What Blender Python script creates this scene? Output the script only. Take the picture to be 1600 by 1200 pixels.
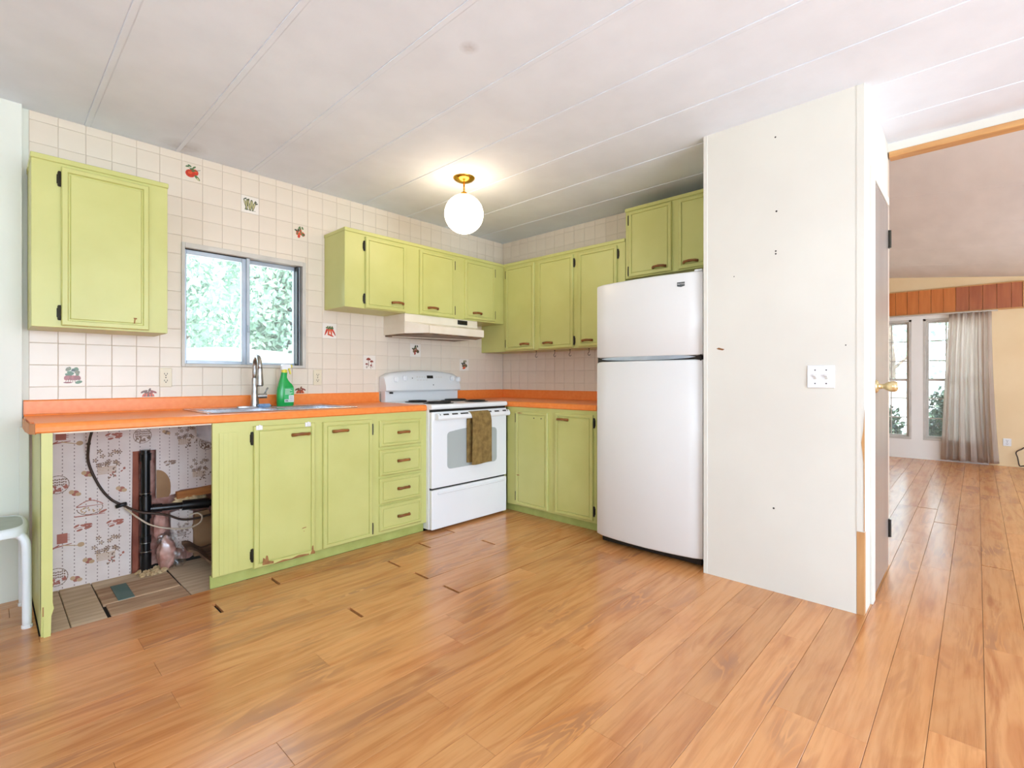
import bpy, bmesh, math, random
from mathutils import Vector, Matrix
import numpy as np

for o in list(bpy.data.objects):
    bpy.data.objects.remove(o, do_unlink=True)
SC = bpy.context.scene
COL = SC.collection
random.seed(7)
R = random.Random(11)
H = 2.4628                       # kitchen ceiling height
XL = 5.143                       # end wall of the living room

# ------------------------------------------------------------------ camera
F_PX, YAW, V0 = 773.4683, 0.7542, 591.391
CAM = Vector((-3.6017, -3.5108, 1.0973))
cam = bpy.data.cameras.new('camera')
cam.sensor_fit = 'HORIZONTAL'; cam.sensor_width = 36.0
cam.lens = 36.0 * F_PX / 1600.0
cam.shift_y = -(600 - V0) / 1600.0
cam.clip_start = 0.05; cam.clip_end = 200
camo = bpy.data.objects.new('camera', cam); COL.objects.link(camo)
camo.location = CAM
camo.rotation_euler = (math.pi / 2, 0, YAW - math.pi / 2)
SC.camera = camo

# ------------------------------------------------------------------ world, sun, added fill lamps
world = bpy.data.worlds.new('sky'); SC.world = world
world.use_nodes = True
bg = world.node_tree.nodes['Background']
bg.inputs[0].default_value = (0.70, 0.87, 1.04, 1); bg.inputs[1].default_value = 6.5
sun = bpy.data.lights.new('sun', 'SUN'); sun.energy = 15; sun.angle = 0.012; sun.color = (1, 0.95, 0.85)
suno = bpy.data.objects.new('sun', sun); COL.objects.link(suno)
sdir = Vector((0.20, 0.28, -0.94)).normalized()
suno.rotation_euler = sdir.to_track_quat('-Z', 'Y').to_euler()

def fill_lamp(name, loc, aim, sx, sy, power, col):
    l = bpy.data.lights.new(name, 'AREA'); l.shape = 'RECTANGLE'; l.size = sx; l.size_y = sy
    l.energy = power; l.color = col
    o = bpy.data.objects.new(name, l); COL.objects.link(o); o.location = loc
    o.rotation_euler = Vector(aim).to_track_quat('-Z', 'Y').to_euler()
    return o
FILL_COL = (0.72, 0.90, 1.12)
# added fill lamps at invented windows behind and beside the camera;
# tilted up to brighten the ceiling, as light off the ground would
fill_lamp('added_fill_end', (-6.16, -3.9, 1.45), (1, 0, 1.0), 1.1, 1.0, 40, FILL_COL)
fill_lamp('added_fill_kitchen', (-3.0, -6.56, 1.22), (.25, 1, .75), 3.2, 1.80, 112, FILL_COL)
fill_lamp('added_fill_living', (2.4, -6.56, 1.32), (0, 1, .9), 2.4, 1.46, 52, FILL_COL)

SC.view_settings.view_transform = 'Standard'
SC.view_settings.look = 'None'
SC.view_settings.gamma = 1.0
SC.view_settings.use_curve_mapping = False
SC.view_settings.exposure = 0.09

# ------------------------------------------------------------------ materials
def lin(c):
    c = c / 255.0
    return c / 12.92 if c <= 0.04045 else ((c + 0.055) / 1.055) ** 2.4
def rgb(r, g, b): return (lin(r), lin(g), lin(b), 1.0)

def new_mat(name):
    m = bpy.data.materials.new(name); m.use_nodes = True
    nt = m.node_tree
    return m, nt, nt.nodes['Principled BSDF']
def node(nt, t, **kw):
    n = nt.nodes.new(t)
    for k, v in kw.items(): setattr(n, k, v)
    return n
def coords(nt, scale=(1, 1, 1)):
    tc = node(nt, 'ShaderNodeTexCoord'); mp = node(nt, 'ShaderNodeMapping')
    mp.inputs['Scale'].default_value = scale
    nt.links.new(tc.outputs['Object'], mp.inputs['Vector'])
    return mp.outputs['Vector']
def ramp(nt, fac, stops):
    r = node(nt, 'ShaderNodeValToRGB'); nt.links.new(fac, r.inputs[0])
    e = r.color_ramp.elements
    while len(e) < len(stops): e.new(0.5)
    for i, (p, c) in enumerate(stops): e[i].position = p; e[i].color = c
    return r.outputs[0]

def mat(name, c1, c2=None, rough=0.5, metal=0.0, nscale=6.0, stretch=(1, 1, 1), bump=0.0, bscale=60.0, coat=0.0, spec=0.5, contrast=(0.35, 0.65), detail=4.0):
    """plain procedural surface: two close tones mottled by noise, optional fine relief"""
    m, nt, p = new_mat(name)
    p.inputs['Roughness'].default_value = rough; p.inputs['Metallic'].default_value = metal
    p.inputs['Specular IOR Level'].default_value = spec
    p.inputs['Coat Weight'].default_value = coat
    v = coords(nt, stretch)
    n = node(nt, 'ShaderNodeTexNoise'); n.inputs['Scale'].default_value = nscale; n.inputs['Detail'].default_value = detail
    nt.links.new(v, n.inputs['Vector'])
    c2 = c2 or tuple(min(1, x * 0.93) for x in c1[:3]) + (1,)
    nt.links.new(ramp(nt, n.outputs[0], [(contrast[0], c2), (contrast[1], c1)]), p.inputs['Base Color'])
    if bump:
        b = node(nt, 'ShaderNodeBump'); b.inputs['Strength'].default_value = bump; b.inputs['Distance'].default_value = 0.002
        n2 = node(nt, 'ShaderNodeTexNoise'); n2.inputs['Scale'].default_value = bscale; n2.inputs['Detail'].default_value = 3
        nt.links.new(v, n2.inputs['Vector']); nt.links.new(n2.outputs[0], b.inputs['Height'])
        nt.links.new(b.outputs[0], p.inputs['Normal'])
    return m

def emit_mat(name, col, s):
    m, nt, p = new_mat(name)
    p.inputs['Base Color'].default_value = col
    p.inputs['Emission Color'].default_value = col; p.inputs['Emission Strength'].default_value = s
    p.inputs['Roughness'].default_value = 0.35
    return m

def glass_mat(name, tint=(1, 1, 1, 1), haze=0.0):
    m, nt, p = new_mat(name)
    out = nt.nodes['Material Output']
    tr = node(nt, 'ShaderNodeBsdfTransparent'); tr.inputs[0].default_value = tint
    gl = node(nt, 'ShaderNodeBsdfGlossy'); gl.inputs['Roughness'].default_value = 0.02
    fr = node(nt, 'ShaderNodeFresnel'); fr.inputs['IOR'].default_value = 1.45
    mx = node(nt, 'ShaderNodeMixShader')
    nt.links.new(fr.outputs[0], mx.inputs[0]); nt.links.new(tr.outputs[0], mx.inputs[1]); nt.links.new(gl.outputs[0], mx.inputs[2])
    last = mx.outputs[0]
    if haze:
        df = node(nt, 'ShaderNodeBsdfDiffuse'); df.inputs[0].default_value = (0.9, 0.9, 0.9, 1)
        m2 = node(nt, 'ShaderNodeMixShader'); m2.inputs[0].default_value = haze
        nt.links.new(last, m2.inputs[1]); nt.links.new(df.outputs[0], m2.inputs[2]); last = m2.outputs[0]
    nt.links.new(last, out.inputs['Surface'])
    return m

def wood_floor_mat():
    m, nt, p = new_mat('laminate_floor')
    L = nt.links.new
    geo = node(nt, 'ShaderNodeNewGeometry'); inf = node(nt, 'ShaderNodeObjectInfo')
    cmb = node(nt, 'ShaderNodeCombineXYZ')
    ml = node(nt, 'ShaderNodeMath', operation='MULTIPLY'); L(inf.outputs['Random'], ml.inputs[0]); ml.inputs[1].default_value = 37.0
    L(ml.outputs[0], cmb.inputs[0]); L(ml.outputs[0], cmb.inputs[2])
    add = node(nt, 'ShaderNodeVectorMath', operation='ADD'); L(geo.outputs['Position'], add.inputs[0]); L(cmb.outputs[0], add.inputs[1])
    def mapped(scale):
        mp = node(nt, 'ShaderNodeMapping'); mp.inputs['Scale'].default_value = scale; L(add.outputs[0], mp.inputs['Vector']); return mp.outputs[0]
    # broad cathedral figure: distorted bands stretched along the board
    n1 = node(nt, 'ShaderNodeTexNoise'); n1.inputs['Scale'].default_value = 1.0; n1.inputs['Detail'].default_value = 3; n1.inputs['Distortion'].default_value = 1.3
    L(mapped((1.5, 8.0, 1)), n1.inputs['Vector'])
    # fine streaks
    n2 = node(nt, 'ShaderNodeTexNoise'); n2.inputs['Scale'].default_value = 1.0; n2.inputs['Detail'].default_value = 6; n2.inputs['Roughness'].default_value = 0.65
    L(mapped((2.6, 46.0, 1)), n2.inputs['Vector'])
    # rings
    mr = node(nt, 'ShaderNodeMath', operation='MULTIPLY'); L(n1.outputs[0], mr.inputs[0]); mr.inputs[1].default_value = 46.0
    sn = node(nt, 'ShaderNodeMath', operation='SINE'); L(mr.outputs[0], sn.inputs[0])
    base = ramp(nt, n1.outputs[0], [(0.32, rgb(200, 130, 75)), (0.46, rgb(215, 148, 90)), (0.60, rgb(219, 155, 97)), (0.74, rgb(194, 124, 72))])
    st = ramp(nt, n2.outputs[0], [(0.38, (0.78, 0.69, 0.61, 1)), (0.55, (1, 1, 1, 1))])
    m1 = node(nt, 'ShaderNodeMixRGB', blend_type='MULTIPLY'); m1.inputs[0].default_value = 0.65; L(base, m1.inputs[1]); L(st, m1.inputs[2])
    # ring lines only in patches (knots and burls)
    n3 = node(nt, 'ShaderNodeTexNoise'); n3.inputs['Scale'].default_value = 1.0; n3.inputs['Detail'].default_value = 1.5
    L(mapped((1.9, 6.0, 1)), n3.inputs['Vector'])
    pk = ramp(nt, n3.outputs[0], [(0.56, (0, 0, 0, 1)), (0.70, (0.85, 0.85, 0.85, 1))])
    rg = ramp(nt, sn.outputs[0], [(0.05, (1, 1, 1, 1)), (0.95, (0, 0, 0, 1))])
    pm = node(nt, 'ShaderNodeMixRGB', blend_type='MULTIPLY'); pm.inputs[0].default_value = 1; L(pk, pm.inputs[1]); L(rg, pm.inputs[2])
    m2 = node(nt, 'ShaderNodeMixRGB'); L(pm.outputs[0], m2.inputs[0]); L(m1.outputs[0], m2.inputs[1]); m2.inputs[2].default_value = rgb(178, 120, 80)
    hs = node(nt, 'ShaderNodeHueSaturation')
    mv = node(nt, 'ShaderNodeMapRange'); L(inf.outputs['Random'], mv.inputs[0]); mv.inputs[3].default_value = 0.90; mv.inputs[4].default_value = 1.08
    L(mv.outputs[0], hs.inputs['Value']); L(m2.outputs[0], hs.inputs['Color'])
    L(hs.outputs[0], p.inputs['Base Color'])
    p.inputs['Roughness'].default_value = 0.24; p.inputs['Specular IOR Level'].default_value = 0.85
    return m

def grain_mat(name, c1, c2, axis='x', rough=0.5, scale=30):
    st = {'x': (0.12, 1, 1), 'y': (1, 0.12, 1), 'z': (1, 1, 0.10)}[axis]
    return mat(name, c1, c2, rough=rough, nscale=scale, stretch=st, contrast=(0.3, 0.7), detail=6)

M = {}
M['floor'] = wood_floor_mat()
M['subfloor_shaded'] = mat('subfloor_shaded', rgb(34, 24, 18), rgb(24, 18, 12), rough=0.95)  # near black so that lit gaps between planks look shaded
M['ceiling'] = mat('ceiling_panel', rgb(238, 244, 254), rgb(233, 239, 249), rough=0.85, nscale=5, stretch=(1, 1, 1), bump=0.3, bscale=45)
M['ceiling_living'] = mat('living_ceiling_panel', rgb(243, 243, 244), rgb(236, 236, 237), rough=0.85, nscale=5, stretch=(0.3, 1, 1), bump=0.5, bscale=60)
M['white_paint'] = mat('white_wall_paint', rgb(229, 225, 214), rgb(224, 219, 208), rough=0.6, nscale=2)
M['trim_white'] = mat('bright_trim_paint', rgb(250, 246, 240), rgb(246, 242, 235), rough=0.5, nscale=2)
M['left_paint'] = mat('pale_green_white_paint', rgb(233, 234, 222), rgb(228, 229, 216), rough=0.55, nscale=2)
M['cream_paint'] = mat('cream_wall_paint', rgb(242, 216, 172), rgb(237, 209, 163), rough=0.6, nscale=2)
M['tile'] = mat('cream_tile', rgb(234, 221, 203), rgb(229, 215, 196), rough=0.28, nscale=3)
M['tile_white'] = mat('white_tile', rgb(243, 235, 224), rgb(238, 230, 219), rough=0.28, nscale=3)
M['grout'] = mat('grout', rgb(214, 199, 179), rgb(203, 186, 165), rough=0.8, nscale=8)
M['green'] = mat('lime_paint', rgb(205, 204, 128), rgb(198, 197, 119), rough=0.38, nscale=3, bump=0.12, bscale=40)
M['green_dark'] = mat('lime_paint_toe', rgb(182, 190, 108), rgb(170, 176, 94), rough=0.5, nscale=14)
M['orange'] = mat('orange_laminate', rgb(251, 146, 68), rgb(247, 136, 58), rough=0.33, nscale=40)
M['orange_edge'] = mat('laminate_edge', rgb(214, 150, 98), rgb(196, 130, 80), rough=0.6)
M['chip_wood'] = mat('bare_wood', rgb(168, 118, 68), rgb(140, 94, 52), rough=0.8, nscale=40)
M['particle'] = mat('particle_board', rgb(190, 150, 104), rgb(140, 98, 60), rough=0.9, nscale=80)
M['handle'] = grain_mat('worn_brass_pull', rgb(164, 102, 46), rgb(118, 70, 30), 'x', rough=0.35)
M['hinge'] = mat('dark_bronze', rgb(62, 56, 44), rgb(40, 36, 30), rough=0.4, metal=0.6)
M['enamel'] = mat('white_enamel', rgb(244, 245, 246), rgb(241, 242, 243), rough=0.18, nscale=2)
M['fridge_white'] = mat('refrigerator_enamel', rgb(232, 230, 227), rgb(229, 227, 224), rough=0.3, nscale=2)
M['enamel_grey'] = mat('grey_white_enamel', rgb(232, 232, 231), rgb(228, 228, 227), rough=0.22, nscale=2)
M['hood'] = mat('almond_enamel', rgb(240, 230, 212), rgb(233, 221, 200), rough=0.3, nscale=8)
M['hood_under'] = mat('greasy_steel', rgb(150, 122, 92), rgb(104, 80, 58), rough=0.5, metal=0.3, nscale=14)
M['black'] = mat('black_plastic', rgb(26, 26, 28), rgb(18, 18, 20), rough=0.35)
M['coil'] = mat('black_coil', rgb(40, 38, 38), rgb(22, 22, 22), rough=0.5)
M['abs'] = mat('black_pipe', rgb(22, 22, 24), rgb(14, 14, 16), rough=0.28)
M['oven_glass'] = mat('grey_oven_glass', rgb(186, 192, 190), rgb(178, 184, 182), rough=0.12, nscale=2)
M['steel'] = mat('brushed_steel', rgb(190, 188, 184), rgb(160, 158, 156), rough=0.28, metal=1.0, nscale=30)
M['sink_steel'] = mat('sink_steel', rgb(205, 207, 212), rgb(186, 190, 198), rough=0.25, metal=1.0, nscale=20)
M['alu'] = mat('aluminium', rgb(190, 198, 206), rgb(172, 182, 192), rough=0.4, metal=0.55)
M['ivory_frame'] = mat('painted_frame', rgb(214, 208, 198), rgb(200, 194, 184), rough=0.5)
M['plastic_ivory'] = mat('ivory_plastic', rgb(232, 220, 192), rgb(226, 214, 186), rough=0.35)
M['plastic_white'] = mat('white_plastic', rgb(240, 240, 240), rgb(236, 236, 236), rough=0.3)
M['slot'] = mat('dark_slot', rgb(46, 38, 30), rgb(36, 30, 24), rough=0.8)
M['brass'] = mat('brass', rgb(206, 158, 66), rgb(190, 140, 50), rough=0.22, metal=1.0)
M['globe'] = emit_mat('lit_opal_glass', (1.0, 0.80, 0.56, 1), 8.0)
M['glass'] = glass_mat('window_glass', (0.97, 0.99, 0.98, 1), 0.10)
M['door_grey'] = mat('taupe_door', rgb(164, 154, 147), rgb(152, 142, 135), rough=0.22, nscale=4, stretch=(1, 1, 0.2))
M['knob'] = mat('pale_gold_knob', rgb(220, 200, 150), rgb(206, 184, 132), rough=0.25, metal=0.7)
M['raw_wood'] = grain_mat('raw_pine', rgb(212, 164, 110), rgb(186, 132, 80), 'z', rough=0.7)
M['beam_wood'] = grain_mat('orange_pine', rgb(216, 164, 104), rgb(196, 140, 84), 'y', rough=0.5)
M['board_a'] = grain_mat('orange_panel_board', rgb(214, 128, 58), rgb(198, 110, 44), 'z', rough=0.4)
M['board_b'] = grain_mat('brown_panel_board', rgb(184, 106, 62), rgb(164, 88, 50), 'z', rough=0.4)
M['curtain'] = None
M['stool_seat'] = mat('grey_green_seat', rgb(168, 174, 160), rgb(150, 158, 142), rough=0.35, nscale=12)
M['stool_metal'] = mat('white_tube', rgb(236, 240, 242), rgb(230, 234, 236), rough=0.3)
M['bottle'] = mat('green_plastic', rgb(36, 176, 84), rgb(26, 160, 70), rough=0.25, nscale=6)
M['bottle_label'] = mat('green_label', rgb(70, 190, 112), rgb(58, 180, 102), rough=0.5)
M['yellow'] = mat('yellow_plastic', rgb(238, 224, 84), rgb(230, 214, 70), rough=0.3)
M['sponge'] = mat('blue_sponge', rgb(142, 172, 204), rgb(116, 152, 192), rough=0.9, nscale=60)
M['towel'] = mat('olive_towel', rgb(152, 124, 70), rgb(122, 96, 52), rough=0.95, nscale=26, bump=0.8, bscale=300)
M['insulation'] = mat('pink_insulation', rgb(220, 172, 158), rgb(182, 122, 108), rough=0.95, nscale=18, bump=1.0, bscale=40)
M['insulation_red'] = mat('rust_board', rgb(170, 100, 78), rgb(134, 72, 56), rough=0.9, nscale=24, stretch=(1, 1, 0.3))
M['cardboard'] = mat('brown_board', rgb(172, 134, 98), rgb(158, 120, 86), rough=0.9)
M['timber'] = grain_mat('timber_block', rgb(200, 134, 74), rgb(168, 102, 52), 'x', rough=0.8)
M['foam'] = mat('yellow_foam', rgb(226, 200, 156), rgb(196, 160, 112), rough=0.95, nscale=40)
M['rotted'] = grain_mat('rotted_board', rgb(128, 98, 74), rgb(72, 50, 36), 'x', rough=0.95)
M['sub_tan'] = grain_mat('tan_subfloor', rgb(228, 206, 174), rgb(196, 168, 134), 'x', rough=0.9)
M['sub_brown'] = grain_mat('brown_subfloor', rgb(216, 182, 146), rgb(162, 124, 92), 'x', rough=0.9)
M['teal'] = mat('teal_scrap', rgb(104, 128, 122), rgb(92, 116, 110), rough=0.8)
M['cable_brown'] = mat('brown_cable', rgb(74, 54, 42), rgb(56, 40, 32), rough=0.5)
M['cable_white'] = mat('white_cable', rgb(224, 206, 184), rgb(206, 186, 160), rough=0.5)
M['leaf_pale'] = mat('pale_leaf', rgb(204, 220, 204), rgb(160, 186, 166), rough=0.6, nscale=1.5)
M['leaf_mid'] = mat('mid_leaf', rgb(176, 200, 178), rgb(120, 154, 132), rough=0.6, nscale=1.5)
M['leaf_dark'] = mat('dark_leaf', rgb(70, 100, 82), rgb(34, 58, 48), rough=0.6, nscale=3)
M['bark'] = mat('bark', rgb(120, 104, 90), rgb(84, 70, 60), rough=0.9, nscale=12)
M['ground'] = mat('pale_gravel', rgb(206, 208, 204), rgb(188, 190, 184), rough=0.95, nscale=2)
M['car_white'] = mat('white_car_paint', rgb(242, 243, 244), rgb(238, 239, 240), rough=0.2)
M['car_glass'] = mat('car_glass', rgb(150, 164, 170), rgb(136, 150, 158), rough=0.08)
M['tyre'] = mat('tyre', rgb(44, 44, 46), rgb(34, 34, 36), rough=0.8)

def wallpaper_mat():
    m, nt, p = new_mat('vintage_wallpaper'); L = nt.links.new
    p.inputs['Roughness'].default_value = 0.8
    geo = node(nt, 'ShaderNodeNewGeometry'); sx = node(nt, 'ShaderNodeSeparateXYZ'); L(geo.outputs['Position'], sx.inputs[0])
    def sine(sock, freq, ph=0.0):
        a = node(nt, 'ShaderNodeMath', operation='MULTIPLY_ADD'); L(sock, a.inputs[0]); a.inputs[1].default_value = freq; a.inputs[2].default_value = ph
        s = node(nt, 'ShaderNodeMath', operation='SINE'); L(a.outputs[0], s.inputs[0]); return s.outputs[0]
    col_line = sine(sx.outputs[0], 2 * math.pi / 0.047)
    dots = sine(sx.outputs[2], 2 * math.pi / 0.019)
    g1 = node(nt, 'ShaderNodeMath', operation='GREATER_THAN'); L(col_line, g1.inputs[0]); g1.inputs[1].default_value = 0.955
    g2 = node(nt, 'ShaderNodeMath', operation='GREATER_THAN'); L(dots, g2.inputs[0]); g2.inputs[1].default_value = 0.25
    mu = node(nt, 'ShaderNodeMath', operation='MULTIPLY'); L(g1.outputs[0], mu.inputs[0]); L(g2.outputs[0], mu.inputs[1])
    n = node(nt, 'ShaderNodeTexNoise'); n.inputs['Scale'].default_value = 9; L(geo.outputs['Position'], n.inputs['Vector'])
    base = ramp(nt, n.outputs[0], [(0.3, rgb(232, 217, 210)), (0.7, rgb(242, 229, 222))])
    mx = node(nt, 'ShaderNodeMixRGB'); L(mu.outputs[0], mx.inputs[0]); L(base, mx.inputs[1]); mx.inputs[2].default_value = rgb(168, 146, 140)
    L(mx.outputs[0], p.inputs['Base Color'])
    return m
M['wallpaper'] = wallpaper_mat()
M['print_red'] = mat('wallpaper_red_print', rgb(190, 122, 106), rgb(172, 104, 90), rough=0.8)
M['print_brown'] = mat('wallpaper_brown_print', rgb(158, 130, 112), rgb(138, 110, 94), rough=0.8)
M['print_tan'] = mat('wallpaper_tan_print', rgb(212, 178, 142), rgb(196, 160, 124), rough=0.8)
for k, c in dict(red=(214, 62, 36), dkred=(150, 62, 46), orange=(232, 96, 48), green=(86, 120, 70), dkgreen=(62, 78, 50), olive=(128, 122, 80), brown=(124, 78, 50), purple=(84, 64, 92), pale=(216, 206, 150), rose=(176, 84, 74)).items():
    M['glaze_' + k] = mat('glaze_' + k, rgb(*c), tuple(x * 0.75 for x in rgb(*c)[:3]) + (1,), rough=0.3, nscale=60)

def curtain_mat():
    m, nt, p = new_mat('sheer_curtain'); out = nt.nodes['Material Output']
    d = node(nt, 'ShaderNodeBsdfDiffuse'); t = node(nt, 'ShaderNodeBsdfTranslucent'); mx = node(nt, 'ShaderNodeMixShader')
    n = node(nt, 'ShaderNodeTexNoise'); n.inputs['Scale'].default_value = 60
    nt.links.new(coords(nt, (1, 1, 0.05)), n.inputs['Vector'])
    c = ramp(nt, n.outputs[0], [(0.3, rgb(230, 219, 210)), (0.7, rgb(242, 234, 226))])
    nt.links.new(c, d.inputs[0]); nt.links.new(c, t.inputs[0]); mx.inputs[0].default_value = 0.75
    nt.links.new(d.outputs[0], mx.inputs[1]); nt.links.new(t.outputs[0], mx.inputs[2]); nt.links.new(mx.outputs[0], out.inputs['Surface'])
    return m
M['curtain'] = curtain_mat()
def plastic_bag_mat():
    m, nt, p = new_mat('clear_plastic_bag')
    out = nt.nodes['Material Output']
    tr = node(nt, 'ShaderNodeBsdfTransparent'); gl = node(nt, 'ShaderNodeBsdfGlossy'); gl.inputs['Roughness'].default_value = 0.35
    mx = node(nt, 'ShaderNodeMixShader'); n = node(nt, 'ShaderNodeTexNoise'); n.inputs['Scale'].default_value = 30
    nt.links.new(coords(nt), n.inputs['Vector'])
    nt.links.new(ramp(nt, n.outputs[0], [(0.35, (0.04, 0.04, 0.04, 1)), (0.7, (0.25, 0.25, 0.25, 1))]), mx.inputs[0])
    nt.links.new(tr.outputs[0], mx.inputs[1]); nt.links.new(gl.outputs[0], mx.inputs[2]); nt.links.new(mx.outputs[0], out.inputs['Surface'])
    return m
M['bag'] = plastic_bag_mat()
def ceiling_stain_mat():
    m, nt, p = new_mat('water_stain'); p.inputs['Roughness'].default_value = 0.85
    out = nt.nodes['Material Output']
    n = node(nt, 'ShaderNodeTexNoise'); n.inputs['Scale'].default_value = 26; n.inputs['Detail'].default_value = 6
    tc = node(nt, 'ShaderNodeTexCoord'); nt.links.new(tc.outputs['Object'], n.inputs['Vector'])
    ln = node(nt, 'ShaderNodeVectorMath', operation='LENGTH'); nt.links.new(tc.outputs['Object'], ln.inputs[0])
    mr = node(nt, 'ShaderNodeMapRange'); nt.links.new(ln.outputs['Value'], mr.inputs[0]); mr.inputs[1].default_value = 0.02; mr.inputs[2].default_value = 0.12; mr.inputs[3].default_value = 0.36; mr.inputs[4].default_value = 0.0
    mu = node(nt, 'ShaderNodeMath', operation='MULTIPLY'); nt.links.new(n.outputs[0], mu.inputs[0]); nt.links.new(mr.outputs[0], mu.inputs[1])
    p.inputs['Base Color'].default_value = rgb(196, 172, 158)
    tr = node(nt, 'ShaderNodeBsdfTransparent'); mx = node(nt, 'ShaderNodeMixShader')
    nt.links.new(mu.outputs[0], mx.inputs[0]); nt.links.new(tr.outputs[0], mx.inputs[1]); nt.links.new(p.outputs[0], mx.inputs[2]); nt.links.new(mx.outputs[0], out.inputs['Surface'])
    return m
M['stain'] = ceiling_stain_mat()

# ------------------------------------------------------------------ geometry helpers
def world_loc(o):
    v = Vector((0, 0, 0))
    while o is not None:
        v += o.location; o = o.parent
    return v

def thing(name, loc, label, cat, group=None):
    o = bpy.data.objects.new(name, None); COL.objects.link(o); o.location = loc
    o.empty_display_size = 0.05
    return tag(o, label, cat, group)
def tag(o, label, cat, group=None):
    o['label'] = label; o['category'] = cat
    if group: o['group'] = group
    return o
def struct(o, label=None):
    o['kind'] = 'structure'
    if label: o['label'] = label
    return o

def obj(name, bm, mats, parent=None, smooth=False, loc=None, auto=None):
    """link a bmesh given in world coordinates as one object; vertices become local to its parent chain"""
    me = bpy.data.meshes.new(name)
    if auto is not None: smooth = True
    off = world_loc(parent) if parent else Vector((0, 0, 0))
    if loc is not None: off = off * 0 + Vector(loc)
    if off.length: bmesh.ops.translate(bm, verts=bm.verts, vec=-off)
    bmesh.ops.recalc_face_normals(bm, faces=bm.faces)
    if smooth:
        for f in bm.faces: f.smooth = True
    if auto is not None:
        for e in bm.edges:
            if len(e.link_faces) == 2 and e.calc_face_angle(0) > math.radians(auto): e.smooth = False
    bm.to_mesh(me); bm.free()
    for m in (mats if isinstance(mats, (list, tuple)) else [mats]):
        me.materials.append(M[m] if isinstance(m, str) else m)
    o = bpy.data.objects.new(name, me); COL.objects.link(o)
    if parent:
        o.parent = parent
        if loc is not None: o.location = Vector(loc) - world_loc(parent)
    elif loc is not None: o.location = loc
    return o

def NB(): return bmesh.new()
def box(bm, x0, x1, y0, y1, z0, z1, bev=0.0, seg=1, mi=0):
    b = bmesh.new()
    x0, x1 = min(x0, x1), max(x0, x1); y0, y1 = min(y0, y1), max(y0, y1); z0, z1 = min(z0, z1), max(z0, z1)
    vs = [b.verts.new((x, y, z)) for z in (z0, z1) for y in (y0, y1) for x in (x0, x1)]
    for q in ((0, 2, 3, 1), (4, 5, 7, 6), (0, 1, 5, 4), (2, 6, 7, 3), (0, 4, 6, 2), (1, 3, 7, 5)):
        b.faces.new([vs[i] for i in q])
    if bev > 0:
        bmesh.ops.bevel(b, geom=list(b.edges), offset=bev, segments=seg, affect='EDGES', profile=0.5)
    merge(bm, b, mi); return bm
def merge(bm, b, mi=0):
    b.verts.index_update()
    nv = [bm.verts.new(v.co) for v in b.verts]
    for f in b.faces:
        try:
            g = bm.faces.new([nv[v.index] for v in f.verts]); g.material_index = mi; g.smooth = f.smooth
        except ValueError: pass
    b.free()
def prism(bm, pts, axis, a0, a1, mi=0):
    """extrude a 2D polygon along an axis; pts are the other two coordinates in xyz order"""
    def P(p, a):
        return {'x': (a, p[0], p[1]), 'y': (p[0], a, p[1]), 'z': (p[0], p[1], a)}[axis]
    A = [bm.verts.new(P(p, a0)) for p in pts]; B = [bm.verts.new(P(p, a1)) for p in pts]
    n = len(pts)
    fs = [bm.faces.new(A), bm.faces.new(B[::-1])] + [bm.faces.new((A[i], A[(i + 1) % n], B[(i + 1) % n], B[i])) for i in range(n)]
    for f in fs: f.material_index = mi
    return bm
def tube(bm, pts, r, n=10, cap=True, mi=0):
    pts = [Vector(p) for p in pts]; rings = []
    rad = r if isinstance(r, (list, tuple)) else [r] * len(pts)
    up = None
    for i, p in enumerate(pts):
        t = (pts[min(i + 1, len(pts) - 1)] - pts[max(i - 1, 0)]).normalized()
        if up is None:
            up = t.orthogonal().normalized()
        else:
            up = (up - t * up.dot(t))
            up = up.normalized() if up.length > 1e-6 else t.orthogonal().normalized()
        s = t.cross(up)
        rings.append([bm.verts.new(p + (up * math.cos(2 * math.pi * k / n) + s * math.sin(2 * math.pi * k / n)) * rad[i]) for k in range(n)])
    for a, b in zip(rings, rings[1:]):
        for k in range(n):
            f = bm.faces.new((a[k], a[(k + 1) % n], b[(k + 1) % n], b[k])); f.material_index = mi
    if cap:
        bm.faces.new(rings[0][::-1]).material_index = mi; bm.faces.new(rings[-1]).material_index = mi
    return bm
def smooth_path(ctrl, n=8):
    P = [Vector(c) for c in ctrl]; P = [P[0] * 2 - P[1]] + P + [P[-1] * 2 - P[-2]]; out = []
    for i in range(1, len(P) - 2):
        for k in range(n):
            t = k / n
            out.append(0.5 * ((2 * P[i]) + (-P[i - 1] + P[i + 1]) * t + (2 * P[i - 1] - 5 * P[i] + 4 * P[i + 1] - P[i + 2]) * t * t + (-P[i - 1] + 3 * P[i] - 3 * P[i + 1] + P[i + 2]) * t ** 3))
    out.append(P[-2]); return out
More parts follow.
